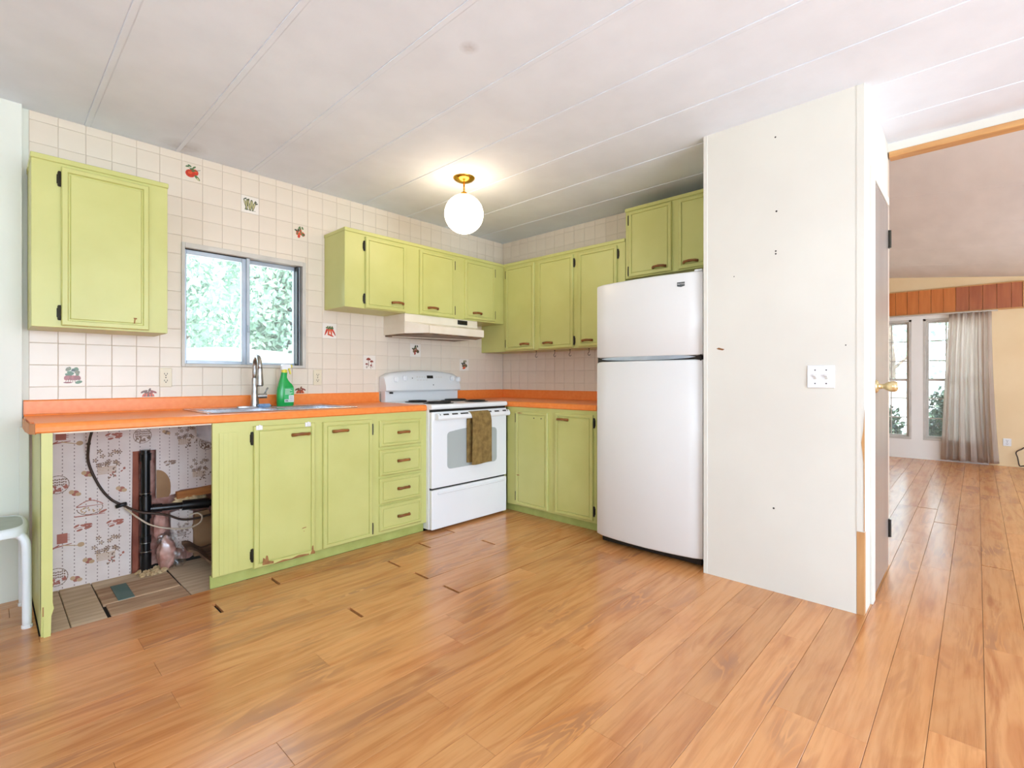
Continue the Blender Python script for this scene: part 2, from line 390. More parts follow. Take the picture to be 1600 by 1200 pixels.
def lathe(bm, prof, c, axis='z', n=24, mi=0):
    """profile of (radius, height) turned round an axis through c"""
    c = Vector(c)
    ex = {'z': (Vector((1, 0, 0)), Vector((0, 1, 0)), Vector((0, 0, 1))), 'y': (Vector((1, 0, 0)), Vector((0, 0, 1)), Vector((0, 1, 0))), 'x': (Vector((0, 1, 0)), Vector((0, 0, 1)), Vector((1, 0, 0)))}[axis]
    rings = []
    for r, h in prof:
        if r < 1e-6: rings.append([bm.verts.new(c + ex[2] * h)])
        else: rings.append([bm.verts.new(c + ex[0] * r * math.cos(2 * math.pi * k / n) + ex[1] * r * math.sin(2 * math.pi * k / n) + ex[2] * h) for k in range(n)])
    for a, b in zip(rings, rings[1:]):
        for k in range(n):
            q = [a[k % len(a)], a[(k + 1) % len(a)], b[(k + 1) % len(b)], b[k % len(b)]]
            q2 = []
            for v in q:
                if v not in q2: q2.append(v)
            if len(q2) > 2:
                bm.faces.new(q2).material_index = mi
    for e in (rings[0], rings[-1]):
        if len(e) > 2: bm.faces.new(e).material_index = mi
    return bm
def loft(bm, sections, mi=0, cap=True):
    rings = [[bm.verts.new(p) for p in s] for s in sections]; n = len(rings[0])
    for a, b in zip(rings, rings[1:]):
        for k in range(n): bm.faces.new((a[k], a[(k + 1) % n], b[(k + 1) % n], b[k])).material_index = mi
    if cap:
        bm.faces.new(rings[0][::-1]).material_index = mi; bm.faces.new(rings[-1]).material_index = mi
    return bm

# faces of the two cabinet runs: FA looks towards -y, FB towards -x.  P(s, d, z): s along the run, d out of the plane
class Face:
    def __init__(s, kind, plane): s.k, s.p = kind, plane
    def P(s, a, d, z): return (a, s.p - d, z) if s.k == 'A' else (s.p - d, -a, z)
    def box(s, bm, a0, a1, d0, d1, z0, z1, bev=0, mi=0, seg=1):
        p, q = s.P(a0, d0, z0), s.P(a1, d1, z1)
        return box(bm, p[0], q[0], p[1], q[1], p[2], q[2], bev, seg, mi)

def panel_door(F, a0, a1, z0, z1, prof):
    """door or drawer front: rings of (inset, depth) make the frame moulding and the panel"""
    bm = NB(); rings = []
    for ins, d in prof:
        rings.append([bm.verts.new(F.P(*q)) for q in ((a0 + ins, d, z0 + ins), (a1 - ins, d, z0 + ins), (a1 - ins, d, z1 - ins), (a0 + ins, d, z1 - ins))])
    for p, q in zip(rings, rings[1:]):
        for k in range(4): bm.faces.new((p[k], p[(k + 1) % 4], q[(k + 1) % 4], q[k]))
    bm.faces.new(rings[0][::-1]); bm.faces.new(rings[-1])
    return bm
DOOR = [(0, 0), (0, .014), (.004, .019), (.021, .019), (.0235, .011), (.0275, .011), (.030, .016)]
DRAW = [(0, 0), (.001, .011), (.009, .019), (.019, .019), (.0215, .012), (.025, .012), (.0275, .016)]

def pull(F, a, z, parent, L=0.098):
    bm = NB(); n = 9; pts = []
    for i in range(n):
        t = i / (n - 1); x = (t - .5) * L
        pts.append(F.P(a + x, .017 + .022 * (1 - (2 * t - 1) ** 6), z + .004 * (1 - (2 * t - 1) ** 2)))
    tube(bm, pts, [.0105, .0095, .0080, .0088, .0094, .0088, .0080, .0095, .0105], 8)
    return obj('handle', bm, 'handle', parent, smooth=True)
def hinge(F, a, z, parent, side=0):
    bm = NB()
    F.box(bm, a - .007, a + .007, .0, .006, z - .034, z + .034, .002)
    tube(bm, [F.P(a, .008, z - .036), F.P(a, .008, z + .036)], .0055, 8)
    F.box(bm, a - .010, a + .010, .0, .004, z - .022, z + .022, .001)
    return obj('hinge', bm, 'hinge', parent)

# ================================================================== STRUCTURE
# ---- floor: underlay darkened for the shade in the gaps, planks
bm = NB(); box(bm, -6.2, XL, -6.6, .0, -.10, -.014)
floor = struct(obj('floor', bm, 'subfloor_shaded'))
PW, PL = 0.130, 1.215
fixed = {-1: -2.526, 0: -2.84, 1: -3.16, 2: -2.51, 3: -3.155, 4: -2.412, 5: -3.155, 6: -2.70, 7: -3.35, 8: -2.25, 9: -3.0, 10: -2.542, 11: -3.148, 12: -2.585, 13: -3.15, 14: -2.3, 15: -3.145, 16: -2.475, 17: -3.0, 18: -3.0, 19: -2.27, 20: -2.8, 21: -3.235}
def visible(pts):
    best = 0; us = []; vs = []
    for x, y in pts:
        dx, dy = x - CAM.x, y - CAM.y
        fw = dx * math.cos(YAW) + dy * math.sin(YAW); rt = dx * math.sin(YAW) - dy * math.cos(YAW)
        if fw < .25: continue
        us.append(800 + F_PX * rt / fw); vs.append(V0 + F_PX * CAM.z / fw)
    if not us: return 0
    if max(us) < -20 or min(us) > 1620 or min(vs) > 1220: return 0
    return (min(max(us), 1600) - max(min(us), 0) + 1) * (min(max(vs), 1200) - min(vs) + 1)
def hidden_floor(x0, x1, y0, y1):
    mx, my = (x0 + x1) / 2, (y0 + y1) / 2
    if -3.41 < x0 and x1 < .0 and my > -.60: return True
    if x0 > -.62 and x1 < .02 and my > -3.12: return True
    if x0 > .0 and y0 > -2.2: return True            # hidden by the partition wall
    return False
planks = []
for k in range(-7, 46):
    y1 = -.80 - PW * k; y0 = y1 - PW
    if y1 <= -6.6: break
    y1 = min(y1, -.03); y0 = max(y0, -6.6)
    if y1 - y0 < .01: continue
    j = fixed.get(k, -2.9 + 1.1 * math.sin(k * 2.4))
    x = j - PL * 3
    xs = [x + PL * i for i in range(0, 12)]
    for a, b in zip(xs, xs[1:]):
        a, b = max(a, -6.2), min(b, XL)
        if b - a < .02: continue
        gap = .0012
        segs = [(a, b, y0, y1)]
        if y0 > -.62 or (y1 > -.61):
            segs = []
            if a < -3.445: segs.append((a, min(b, -3.445), y0, y1))
            if b > -3.445:
                aa = max(a, -3.445); yy = min(y1, -.605)
                if yy - y0 > .02:
                    if aa < -.58: segs.append((aa, min(b, -.58), y0, yy))
                if b > .0: segs.append((max(a, .0), b, y0, y1))
        for a_, b_, c_, d_ in segs:
            if b_ - a_ > .02 and d_ - c_ > .01: planks.append([k, a_, b_, c_, d_])
items = []
for k, a, b, c, d in planks:
    s = 0 if hidden_floor(a, b, c, d) else visible([(a, c), (b, c), (b, d), (a, d), ((a + b) / 2, (c + d) / 2), (a * .75 + b * .25, c), (a * .25 + b * .75, c)])
    items.append((s, k, a, b, c, d))
items.sort(reverse=True)
def plank_bm(bm, k, a, b, c, d):
    OPEN = {-1: (-2.526, -1.311), 0: (-2.84, -1.625), 1: (-1.945,), 2: (-1.295,), 3: (-1.94,), 4: (-2.412,), 5: (-1.94,), 18: (1.86,), 19: (1.375,), 21: (.41,)}.get(k, ())
    ga = .008 if any(abs(a - q) < .02 for q in OPEN) else .0005; ge = .007 if any(abs(b - q) < .02 for q in OPEN) else .0005
    gs = .0007; gl = .0007
    if k == -1 and -2.6 < a < -2.4: gl = .010
    if k == 5 and -2.0 < a < -1.8: gl = .008
    if k == 4 and -1.3 < a < -1.1: gl = .008
    if k == 3 and -2.0 < a < -1.9: gl = .005
    x0, x1, y0, y1 = a + ga, b - ge, c + gl, d - gs
    z = 0.0; ch = .0006
    top = [(x0 + ch, y0 + ch, z), (x1 - ch, y0 + ch, z), (x1 - ch, y1 - ch, z), (x0 + ch, y1 - ch, z)]
    mid = [(x0, y0, z - ch), (x1, y0, z - ch), (x1, y1, z - ch), (x0, y1, z - ch)]
    bot = [(p[0], p[1], -.0138) for p in mid]
    loft(bm, [bot, mid, top])
rest = NB()
for i, (s, k, a, b, c, d) in enumerate(items):
    if s > 0 and i < 300:
        bm = NB(); plank_bm(bm, k, a, b, c, d); obj('plank', bm, 'floor', floor, loc=((a + b) / 2, (c + d) / 2, 0))
    else:
        plank_bm(rest, k, a, b, c, d)
o = obj('plank', rest, 'floor', floor); o['kind'] = 'stuff'
# subfloor boards laid bare under the worktop
for x0, x1, y0, y1, m, dz in ((-3.405, -3.343, -.60, -.03, 'sub_tan', -.004), (-3.340, -3.215, -.60, -.03, 'sub_tan', -.003), (-3.21, -2.89, -.30, -.17, 'sub_brown', -.002), (-3.21, -2.89, -.42, -.305, 'sub_brown', -.001), (-3.20, -2.885, -.595, -.425, 'sub_brown', -.003), (-2.88, -2.62, -.60, -.03, 'sub_tan', -.005), (-3.21, -2.89, -.165, -.03, 'sub_tan', -.005)):
    bm = NB(); box(bm, x0, x1, y0, y1, -.0138, dz, .002); obj('subfloor_board', bm, m, floor)

# ---- ceiling of the kitchen: backing slab, long panels and battens running front to back
bm = NB(); box(bm, -6.2, .06, -6.6, .1, H + .006, H + .08)
ceil = struct(obj('ceiling', bm, 'ceiling'))
seams = [-6.2 + .0] + [-.330 - .4135 * k for k in range(13, -1, -1)] + [.06]
for a, b in zip(seams, seams[1:]):
    bm = NB(); loft(bm, [[(a + .003, -6.6, H + .006), (b - .003, -6.6, H + .006), (b - .003, .0, H + .006), (a + .003, .0, H + .006)],
                         [(a + .016, -6.6, H), (b - .016, -6.6, H), (b - .016, .0, H), (a + .016, .0, H)]])
    obj('ceiling_panel', bm, 'ceiling', ceil)
for s in seams[1:-1]:
    bm = NB(); box(bm, s - .011, s + .011, -6.6, 0, H - .0020, H + .006, .001)
    obj('batten', bm, 'ceiling', ceil)
for cx, cy, r in ((-2.80, -.10, .14), (-2.235, -1.984, .05)):
    bm = NB(); bmesh.ops.create_circle(bm, cap_ends=True, segments=24, radius=.13); bmesh.ops.translate(bm, verts=bm.verts, vec=(cx, cy, H - .0016))
    o = obj('water_stain', bm, 'stain', ceil, loc=(cx, cy, H - .0016)); o.scale = (r / .13, r / .13, 1); o['label'] = 'brown water stain on the ceiling'

# ---- living room ceiling: falls towards the camera side from a ridge
def zl(y):
    if y > -1.9: return 2.605 - .121 * (y + 1.9)
    return 2.520 + .121 * (max(y, -4.3) + 2.6)
bm = NB()
prism(bm, [(-6.6, zl(-6.6)), (-4.3, zl(-4.3)), (-1.9, zl(-1.9)), (0, zl(0)), (0, zl(0) + .1), (-1.9, zl(-1.9) + .1), (-4.3, zl(-4.3) + .1), (-6.6, zl(-6.6) + .1)], 'x', .06, XL + .1)
ceil2 = struct(obj('ceiling_living', bm, 'ceiling_living'))
x = .07
while x < XL:
    x2 = min(x + 1.02, XL); bm = NB()
    prism(bm, [(-4.3, zl(-4.3) - .005), (-1.92, zl(-1.92) - .005), (-1.92, zl(-1.92) + .01), (-4.3, zl(-4.3) + .01)], 'x', x + .003, x2 - .003)
    obj('ceiling_panel', bm, 'ceiling_living', ceil2); x = x2

# ---- wall_back (window wall, y = 0): behind the tiles, with the window opening and the rough hole under the worktop
WX0, WX1, WZ0, WZ1 = -2.772, -2.048, 1.186, 1.900
bm = NB()
for x0, x1, z0, z1 in ((-3.45, WX0, .90, H + .01), (WX1, .06, .90, H + .01), (WX0, WX1, .90, WZ0), (WX0, WX1, WZ1, H + .01), (-3.45, -3.03, -.1, .90), (-3.03, -2.60, .69, .90), (-2.60, .06, -.1, .90)):
    box(bm, x0, x1, 0, .10, z0, z1)
wallA = struct(obj('wall_back', bm, 'grout'))
bm = NB(); box(bm, -6.2, -3.476, -.045, .10, -.1, H + .01); box(bm, -3.476, -3.45, -.045, .10, -.1, .858); box(bm, -3.476, -3.45, .0, .10, .858, H + .01)
wallAl = struct(obj('wall_back_white', bm, 'left_paint'))
bm = NB(); box(bm, -3.487, -3.45, -.060, -.045, 0, .858, .003); struct(obj('trim_1', bm, 'left_paint'))
bm = NB(); box(bm, .06, XL + .1, 0, .10, -.1, 2.75); struct(obj('wall_living_back', bm, 'cream_paint'))

TX0, TPX, TZ0, TPZ = -3.45, .1105, 1.054, .1135
MOTIFS = {}
def ell(l, cx, cz, rx, rz, rot, c, n=14):
    l.append(([(cx + rx * math.cos(2 * math.pi * i / n) * math.cos(rot) - rz * math.sin(2 * math.pi * i / n) * math.sin(rot), cz + rx * math.cos(2 * math.pi * i / n) * math.sin(rot) + rz * math.sin(2 * math.pi * i / n) * math.cos(rot)) for i in range(n)], c))
def stroke(l, x0, z0, x1, z1, w, c):
    d = Vector((x1 - x0, z1 - z0)).normalized(); nx, nz = -d.y * w / 2, d.x * w / 2
    l.append(([(x0 + nx, z0 + nz), (x0 - nx, z0 - nz), (x1 - nx * .5, z1 - nz * .5), (x1 + nx * .5, z1 + nz * .5)], c))
def m_tomato():
    l = []; ell(l, .012, .004, .021, .020, 0, 'red'); ell(l, -.010, -.007, .027, .024, .2, 'red'); ell(l, -.012, -.002, .012, .008, .3, 'orange'); ell(l, .018, .010, .008, .006, .3, 'orange')
    stroke(l, .000, .008, .044, .026, .004, 'dkgreen'); stroke(l, .002, .006, -.020, .030, .004, 'dkgreen')
    for x, z, a in ((-.026, .032, .3), (-.014, .038, -.5), (.010, .034, .7), (-.002, .022, 0), (.006, .012, .5)): ell(l, x, z, .011, .005, a, 'green')
    ell(l, .026, -.026, .020, .008, -.8, 'green'); ell(l, .030, -.032, .010, .004, -.8, 'pale'); return l
def m_beans():
    l = []
    for x, a in ((-.028, 1.9), (-.018, 1.25), (-.008, 1.75), (.004, 1.5), (.014, 1.65), (.024, 1.3), (-.022, 1.55)):
        ell(l, x, -.002, .038, .0065, a, 'dkgreen'); ell(l, x, -.002, .032, .0035, a, 'pale')
    for x, z in ((-.030, .036), (-.012, .034), (.034, .022), (.040, .014)): ell(l, x, z, .009, .004, .5, 'dkgreen')
    stroke(l, -.034, -.034, .034, -.036, .004, 'dkgreen'); return l
def m_berries(c1='red', c2='orange', lf='green'):
    l = []; r = random.Random(3)
    for i in range(13): ell(l, r.uniform(-.022, .034), r.uniform(-.036, .016), .009, .010, r.uniform(0, 3), r.choice((c1, c1, c2)))
    for i in range(11): ell(l, r.uniform(-.036, .026), r.uniform(-.012, .036), .011, .006, r.uniform(0, 3), r.choice((lf, 'dkgreen', 'olive')))
    return l
def m_radish():
    l = []; r = random.Random(5)
    for i in range(16): ell(l, r.uniform(-.026, .026), r.uniform(.006, .040), .010, .007, r.uniform(0, 3), r.choice(('green', 'green', 'dkgreen', 'olive')))
    for i in range(6): x = -.024 + i * .0098; ell(l, x, -.010, .009, .013, (x * 12), r.choice(('dkred', 'rose')))
    for i in range(5): stroke(l, -.022 + i * .008, -.018, -.028 + i * .010, -.036, .003, 'dkred')
    ell(l, -.018, -.035, .018, .004, 0, 'dkred'); ell(l, .026, -.033, .015, .008, .3, 'green'); return l
def m_mush():
    l = []
    for x, z, s in ((-.010, .010, 1.0), (.018, -.004, .8), (-.026, -.022, .6), (.012, -.030, .5)):
        stroke(l, x, z - .040 * s, x, z + .012 * s, .006 * s, 'brown')
        l.append(([(x - .022 * s, z + .010 * s), (x - .014 * s, z + .022 * s), (x, z + .028 * s), (x + .014 * s, z + .022 * s), (x + .022 * s, z + .010 * s), (x, z + .006 * s)], 'dkred'))
    for x in (-.03, -.02, .004, .026): stroke(l, x, -.042, x + .004, -.026, .003, 'brown')
    return l
def m_carrot():
    l = []
    for x, a in ((-.018, -.10), (-.006, -.03), (.006, .05), (.017, .14)):
        l.append(([(x - .0085, .014), (x + .0085, .014), (x + a * .12 + .007, -.014), (x + a * .2 + .002, -.034), (x + a * .2 - .003, -.034), (x + a * .12 - .006, -.014)], 'orange' if abs(a) < .08 else 'red'))
    for i in range(9): ell(l, -.022 + i * .0056, .022 + .006 * math.sin(i * 2), .009, .006, i, 'olive' if i % 2 else 'green')
    ell(l, .006, -.032, .026, .006, -.35, 'red'); ell(l, .004, -.030, .018, .003, -.35, 'orange'); return l
def m_grape():
    l = m_berries('purple', 'brown', 'olive'); ell(l, -.004, -.028, .020, .010, .3, 'orange'); return l
def m_pot():
    l = []; ell(l, 0, -.012, .030, .026, 0, 'orange'); ell(l, 0, -.012, .020, .025, 0, 'brown'); ell(l, 0, -.012, .014, .025, 0, 'orange'); ell(l, 0, -.012, .005, .025, 0, 'brown')
    stroke(l, .0, .010, .004, .024, .007, 'brown')
    for x, z, a in ((-.014, .020, .3), (.018, .019, -.35), (-.026, .016, .6), (.030, .014, -.5), (.006, .026, 1.2), (-.008, .012, 0), (.012, .010, .2)): ell(l, x, z, .012, .0055, a, 'brown' if x < .01 else 'dkred')
    return l
DECO = {(6, 11): (m_tomato, 'tile'), (9, 10): (m_beans, 'tile_white'), (12, 9): (m_berries, 'tile'), (1, 0): (m_radish, 'tile'), (17, 1): (m_mush, 'tile_white'), (14, 3): (m_carrot, 'tile_white'), (26, 1): (m_grape, 'tile_white'), (21, 2): (lambda: m_berries('rose', 'dkred', 'dkgreen'), 'tile_white'), (4, -1): (m_pot, 'tile'), (12, -1): (m_pot, 'tile')}
def add_motif(shapes, wall, cx, cz, d, parent, name='painted_motif', pre='glaze_', sc=1.0):
    cols = sorted({c for _, c in shapes}); bm = NB()
    for i, (poly, c) in enumerate(shapes):
        if len(poly) < 3: continue
        dd = d + .00025 * i / len(shapes)
        vs = [bm.verts.new((cx + x * sc, -dd, cz + z * sc) if wall == 'A' else (-dd, -(cx + x * sc), cz + z * sc)) for x, z in poly]
        try: bm.faces.new(vs).material_index = cols.index(c)
        except ValueError: pass
    return obj(name, bm, [pre + c for c in cols], parent)
def tile_bm(wall, a0, a1, z0, z1):
    g, t, ch = .0008, .0032, .0016
    a0 += g; a1 -= g; z0 += g; z1 -= g
    def Q(a, d, z): return (a, -d, z) if wall == 'A' else (-d, -a, z)
    bm = NB()
    loft(bm, [[Q(a0, 0, z0), Q(a1, 0, z0), Q(a1, 0, z1), Q(a0, 0, z1)],
              [Q(a0, t - .0014, z0), Q(a1, t - .0014, z0), Q(a1, t - .0014, z1), Q(a0, t - .0014, z1)],
              [Q(a0 + ch, t, z0 + ch), Q(a1 - ch, t, z0 + ch), Q(a1 - ch, t, z1 - ch), Q(a0 + ch, t, z1 - ch)]])
    return bm
def covered(rect, x0, x1, z0, z1): return x0 >= rect[0] and x1 <= rect[1] and z0 >= rect[2] and z1 <= rect[3]
ntile = 0
extra = NB()
for r in range(-1, 13):
    z0 = TZ0 + TPZ * r; z1 = z0 + TPZ
    z0, z1 = max(z0, .975), min(z1, H)
    if z1 - z0 < .01: continue
    for c in range(0, 32):
        x0 = TX0 + TPX * c; x1 = min(x0 + TPX, -.002)
        if x1 - x0 < .015: continue
        if covered((-3.47, -2.93, 1.30, 2.20), x0, x1, z0, z1): continue
        if covered((-1.82, .01, 1.56, 2.16), x0, x1, z0, z1): continue
        if covered((-.29, .01, 1.30, 2.16), x0, x1, z0, z1): continue
        if covered((-1.40, -.70, .9, 1.165), x0, x1, z0, z1): continue
        # clip against the window opening
        parts = [(x0, x1, z0, z1)]
        wx0, wx1, wz0, wz1 = -2.789, -2.030, 1.172, 1.922
        if x1 > wx0 and x0 < wx1 and z1 > wz0 and z0 < wz1:
            parts = []
            if x0 < wx0: parts.append((x0, wx0, z0, z1))
            if x1 > wx1: parts.append((wx1, x1, z0, z1))
            if z0 < wz0: parts.append((max(x0, wx0), min(x1, wx1), z0, wz0))
            if z1 > wz1: parts.append((max(x0, wx0), min(x1, wx1), wz1, z1))
        for p in parts:
            if p[1] - p[0] < .008 or p[3] - p[2] < .008: continue
            dec = DECO.get((c, r))
            t = obj('tile', tile_bm('A', *p), dec[1] if dec else 'tile', wallA, loc=((p[0] + p[1]) / 2, 0, (p[2] + p[3]) / 2)); ntile += 1
            if dec:
                cx, cz = x0 + TPX / 2, TZ0 + TPZ * (r + .5)
                sh = dec[0]()
                if r == -1:
                    sh = [([(x, max(z, -.012)) for x, z in poly], cc) for poly, cc in sh]; cz = 1.004
                add_motif(sh, 'A', cx, cz, .0042, t)
print('tiles on wall_back', ntile)

# ---- wall_right (x = 0), tiled above the worktop
bm = NB(); box(bm, 0, .06, -3.132, 0, -.1, H + .01)
wallB = struct(obj('wall_right', bm, 'grout'))
for r in range(-1, 13):
    z0 = max(TZ0 + TPZ * r, .975); z1 = min(TZ0 + TPZ * (r + 1), H)
    if z1 - z0 < .01 or (z0 > 1.40 and z1 < 2.12): continue
    for c in range(15):
        a0 = .006 + TPX * c; a1 = a0 + TPX
        if z0 > 2.0 and a1 > 1.70: continue
        obj('tile', tile_bm('B', a0, a1, z0, z1), 'tile', wallB, loc=(0, -(a0 + a1) / 2, (z0 + z1) / 2))

# ---- closet beside the refrigerator (white box wall with the door on its far face)
CX, CY0, CY1 = -.82, -2.385, -3.132
bm = NB(); box(bm, CX, CX + .035, CY1 + .030, CY0, .0, H); wallC = struct(obj('wall_closet_front', bm, 'white_paint'))
bm = NB(); box(bm, CX + .035, -.002, CY0 - .04, CY0, 0, H); struct(obj('wall_closet_side', bm, 'white_paint'))
bm = NB()
box(bm, CX + .03, -.585, CY1, CY1 + .04, 0, H); box(bm, -.585, -.034, CY1, CY1 + .04, 2.092, H); box(bm, -.034, .0, CY1, CY1 + .04, 0, H)
struct(obj('wall_closet_door_side', bm, 'white_paint'))
bm = NB(); box(bm, CX - .0015, CX + .012, CY1 + .026, CY1 + .032, .385, H, 0); box(bm, CX - .002, CX + .03, CY1, CY1 + .030, .385, H, .001)
struct(obj('trim_2', bm, 'white_paint'))
bm = NB(); box(bm, CX + .0, CX + .03, CY1, CY1 + .032, 0, .385, .0008)
o = obj('bare_corner', bm, 'raw_wood', wallC); o['label'] = 'bare wooden corner where the paint board is torn away'
bm = NB(); prism(bm, [(CY1 - .0008, .95), (CY1 + .004, .86), (CY1 + .012, .80), (CY1 + .006, .74), (CY1 - .0008, .66)], 'x', CX - .0035, CX)
prism(bm, [(CY1 - .0008, .66), (CY1 + .003, .70), (CY1 + .002, .39), (CY1 - .0008, .39)], 'x', CX - .0035, CX)
obj('torn_edge', bm, 'raw_wood', wallC)
bm = NB(); box(bm, CX - .003, CX + .01, CY0 - .022, CY0 + .001, 0, H, .001); struct(obj('trim_3', bm, 'white_paint'))
for y, z, r in ((-2.755, 2.338, .0045), (-2.760, 1.956, .005), (-2.757, 1.752, .0045), (-2.757, 1.738, .0045), (-2.747, .429, .005), (-3.059, 1.255, .003), (-2.55, 1.65, .003)):
    bm = NB(); lathe(bm, [(0, 0), (r, 0), (r * .8, -.0012), (0, -.0012)], (CX, y, z), 'x', 8); obj('nail_hole', bm, 'slot', wallC)
bm = NB(); prism(bm, [(-2.455, 1.262), (-2.468, 1.268), (-2.50, 1.258), (-2.49, 1.252), (-2.47, 1.256)], 'x', CX - .001, CX); o = obj('paint_chip', bm, 'chip_wood', wallC)

# door_1 of the closet
dr = struct(thing('door_1', (-.31, CY1, 0), 'taupe flush closet door with a pale gold knob', 'door')); del dr['category']
bm = NB(); box(bm, -.580, -.040, CY1 - .006, CY1 + .030, .012, 2.086, .003); obj('door_slab', bm, 'door_grey', dr)
bm = NB(); lathe(bm, [(0, 0), (.033, 0), (.033, -.006), (.026, -.012), (.013, -.016), (.012, -.034), (.018, -.042), (.026, -.058), (.027, -.076), (.022, -.088), (.008, -.092), (0, -.092)], (-.535, CY1 - .006, 1.058), 'y', 24)
obj('knob', bm, 'knob', dr, smooth=True)
for z in (1.90, .235):
    bm = NB(); box(bm, -.045, -.012, CY1 - .011, CY1 - .004, z - .05, z + .05, .001); tube(bm, [(-.034, CY1 - .013, z - .05), (-.034, CY1 - .013, z + .05)], .007, 8); obj('hinge', bm, 'hinge', dr)
bm = NB(); box(bm, -.655, -.583, CY1 - .012, CY1 + .0, 0, 2.135, .002); struct(obj('trim_4', bm, 'white_paint'))
bm = NB(); box(bm, -.583, -.034, CY1 - .010, CY1 + .0, 2.090, 2.135, .002); struct(obj('trim_5', bm, 'white_paint'))

# ---- header beam over the opening to the living room
bm = NB(); box(bm, .0, .06, -6.6, CY1, 2.412, H + .01); hb = struct(obj('trim_header', bm, 'white_paint'))
bm = NB(); box(bm, -.012, .066, -6.6, CY1 - .005, 2.380, 2.412, .003); obj('wood_strip', bm, 'beam_wood', hb)

# ---- rest of the shell: wall behind the camera, end walls
def wall_with_holes(name, axis, plane, t, lo, hi, z1, holes, m):
    bm = NB(); c = lo
    def B(a, b, za, zb):
        if b - a < .001 or zb - za < .001: return
        if axis == 'y': box(bm, a, b, plane, plane + t, za, zb)
        else: box(bm, plane, plane + t, a, b, za, zb)
    for a, b, za, zb in sorted(holes):
        B(c, a, -.1, z1); B(a, b, -.1, za); B(a, b, zb, z1); c = b
    B(c, hi, -.1, z1)
    return struct(obj(name, bm, m))
wall_with_holes('wall_front', 'y', -6.6, -.1, -6.2, XL + .1, 2.62, [(-4.6, -1.4, .30, 2.12), (1.2, 3.6, .58, 2.06)], 'white_paint')
wall_with_holes('wall_left', 'x', -6.2, -.1, -6.7, .1, 2.62, [(-4.5, -3.3, .92, 2.0)], 'white_paint')
LW = [(-2.853, -2.235), (-3.62, -2.975)]          # living room windows, y ranges
LZ0, LZ1 = .262, 1.905
wall_with_holes('wall_living_end', 'x', XL, .10, -6.7, .1, 2.75, [(LW[1][0], LW[1][1], LZ0, LZ1), (LW[0][0], LW[0][1], LZ0, LZ1)], 'cream_paint')
bm = NB(); box(bm, XL - .006, XL, -2.975, -2.10, .0, 1.97); box(bm, XL - .006, XL, -3.62, -2.975, 0, LZ0 - .005)
# white surround between and below the windows
bm.free(); bm = NB()
for a, b, z0, z1 in ((-2.975, -2.853, .0, 1.965), (-3.62, -2.975, 0, LZ0), (-2.853, -2.10, 0, LZ0), (-3.62, -2.975, LZ1, 1.965), (-2.853, -2.10, LZ1, 1.965)):
    box(bm, XL - .010, XL + .001, a, b, z0, z1)
struct(obj('trim_window_surround', bm, 'trim_white'))

# ---- window_1: kitchen slider
def frame_rect(bm, x0, x1, z0, z1, w, y0, y1, ws=None, bev=.002):
    a, b, c, d = ws or (w, w, w, w)                 # left, right, bottom, top
    box(bm, x0, x0 + a, y0, y1, z0, z1, bev); box(bm, x1 - b, x1, y0, y1, z0, z1, bev)
    box(bm, x0 + a, x1 - b, y0, y1, z0, z0 + c, bev); box(bm, x0 + a, x1 - b, y0, y1, z1 - d, z1, bev)
w1 = struct(thing('window_1', (-2.41, 0, 1.172), 'sliding aluminium kitchen window over the sink', 'window')); del w1['category']
bm = NB(); frame_rect(bm, -2.790, -2.030, 1.170, 1.924, .022, -.014, .10, (.018, .024, .018, .030)); obj('window_frame', bm, 'ivory_frame', w1)
bm = NB(); frame_rect(bm, -2.772, -2.408, 1.188, 1.893, .02, .020, .046, (.016, .036, .022, .030)); sa = obj('sash', bm, 'alu', w1)
bm = NB(); box(bm, -2.758, -2.442, .032, .036, 1.208, 1.866); obj('pane', bm, 'glass', sa)
bm = NB(); frame_rect(bm, -2.420, -2.054, 1.188, 1.893, .02, .052, .078, (.030, .036, .016, .026)); sb = obj('sash', bm, 'alu', w1)
bm = NB(); box(bm, -2.396, -2.088, .063, .067, 1.20, 1.870); obj('pane', bm, 'glass', sb)
bm = NB(); box(bm, -2.420, -2.398, .004, .020, 1.188, 1.893, .003); box(bm, -2.414, -2.404, -.004, .006, 1.40, 1.45, .002); obj('meeting_rail', bm, 'alu', w1)
for x in (-2.086, -2.072): 
    bm = NB(); box(bm, x, x + .004, .006, .05, 1.19, 1.89); obj('track', bm, 'hinge' if x < -2.08 else 'alu', w1)
bm = NB(); box(bm, -2.772, -2.41, .016, .024, 1.888, 1.894); obj('track', bm, 'slot', w1)

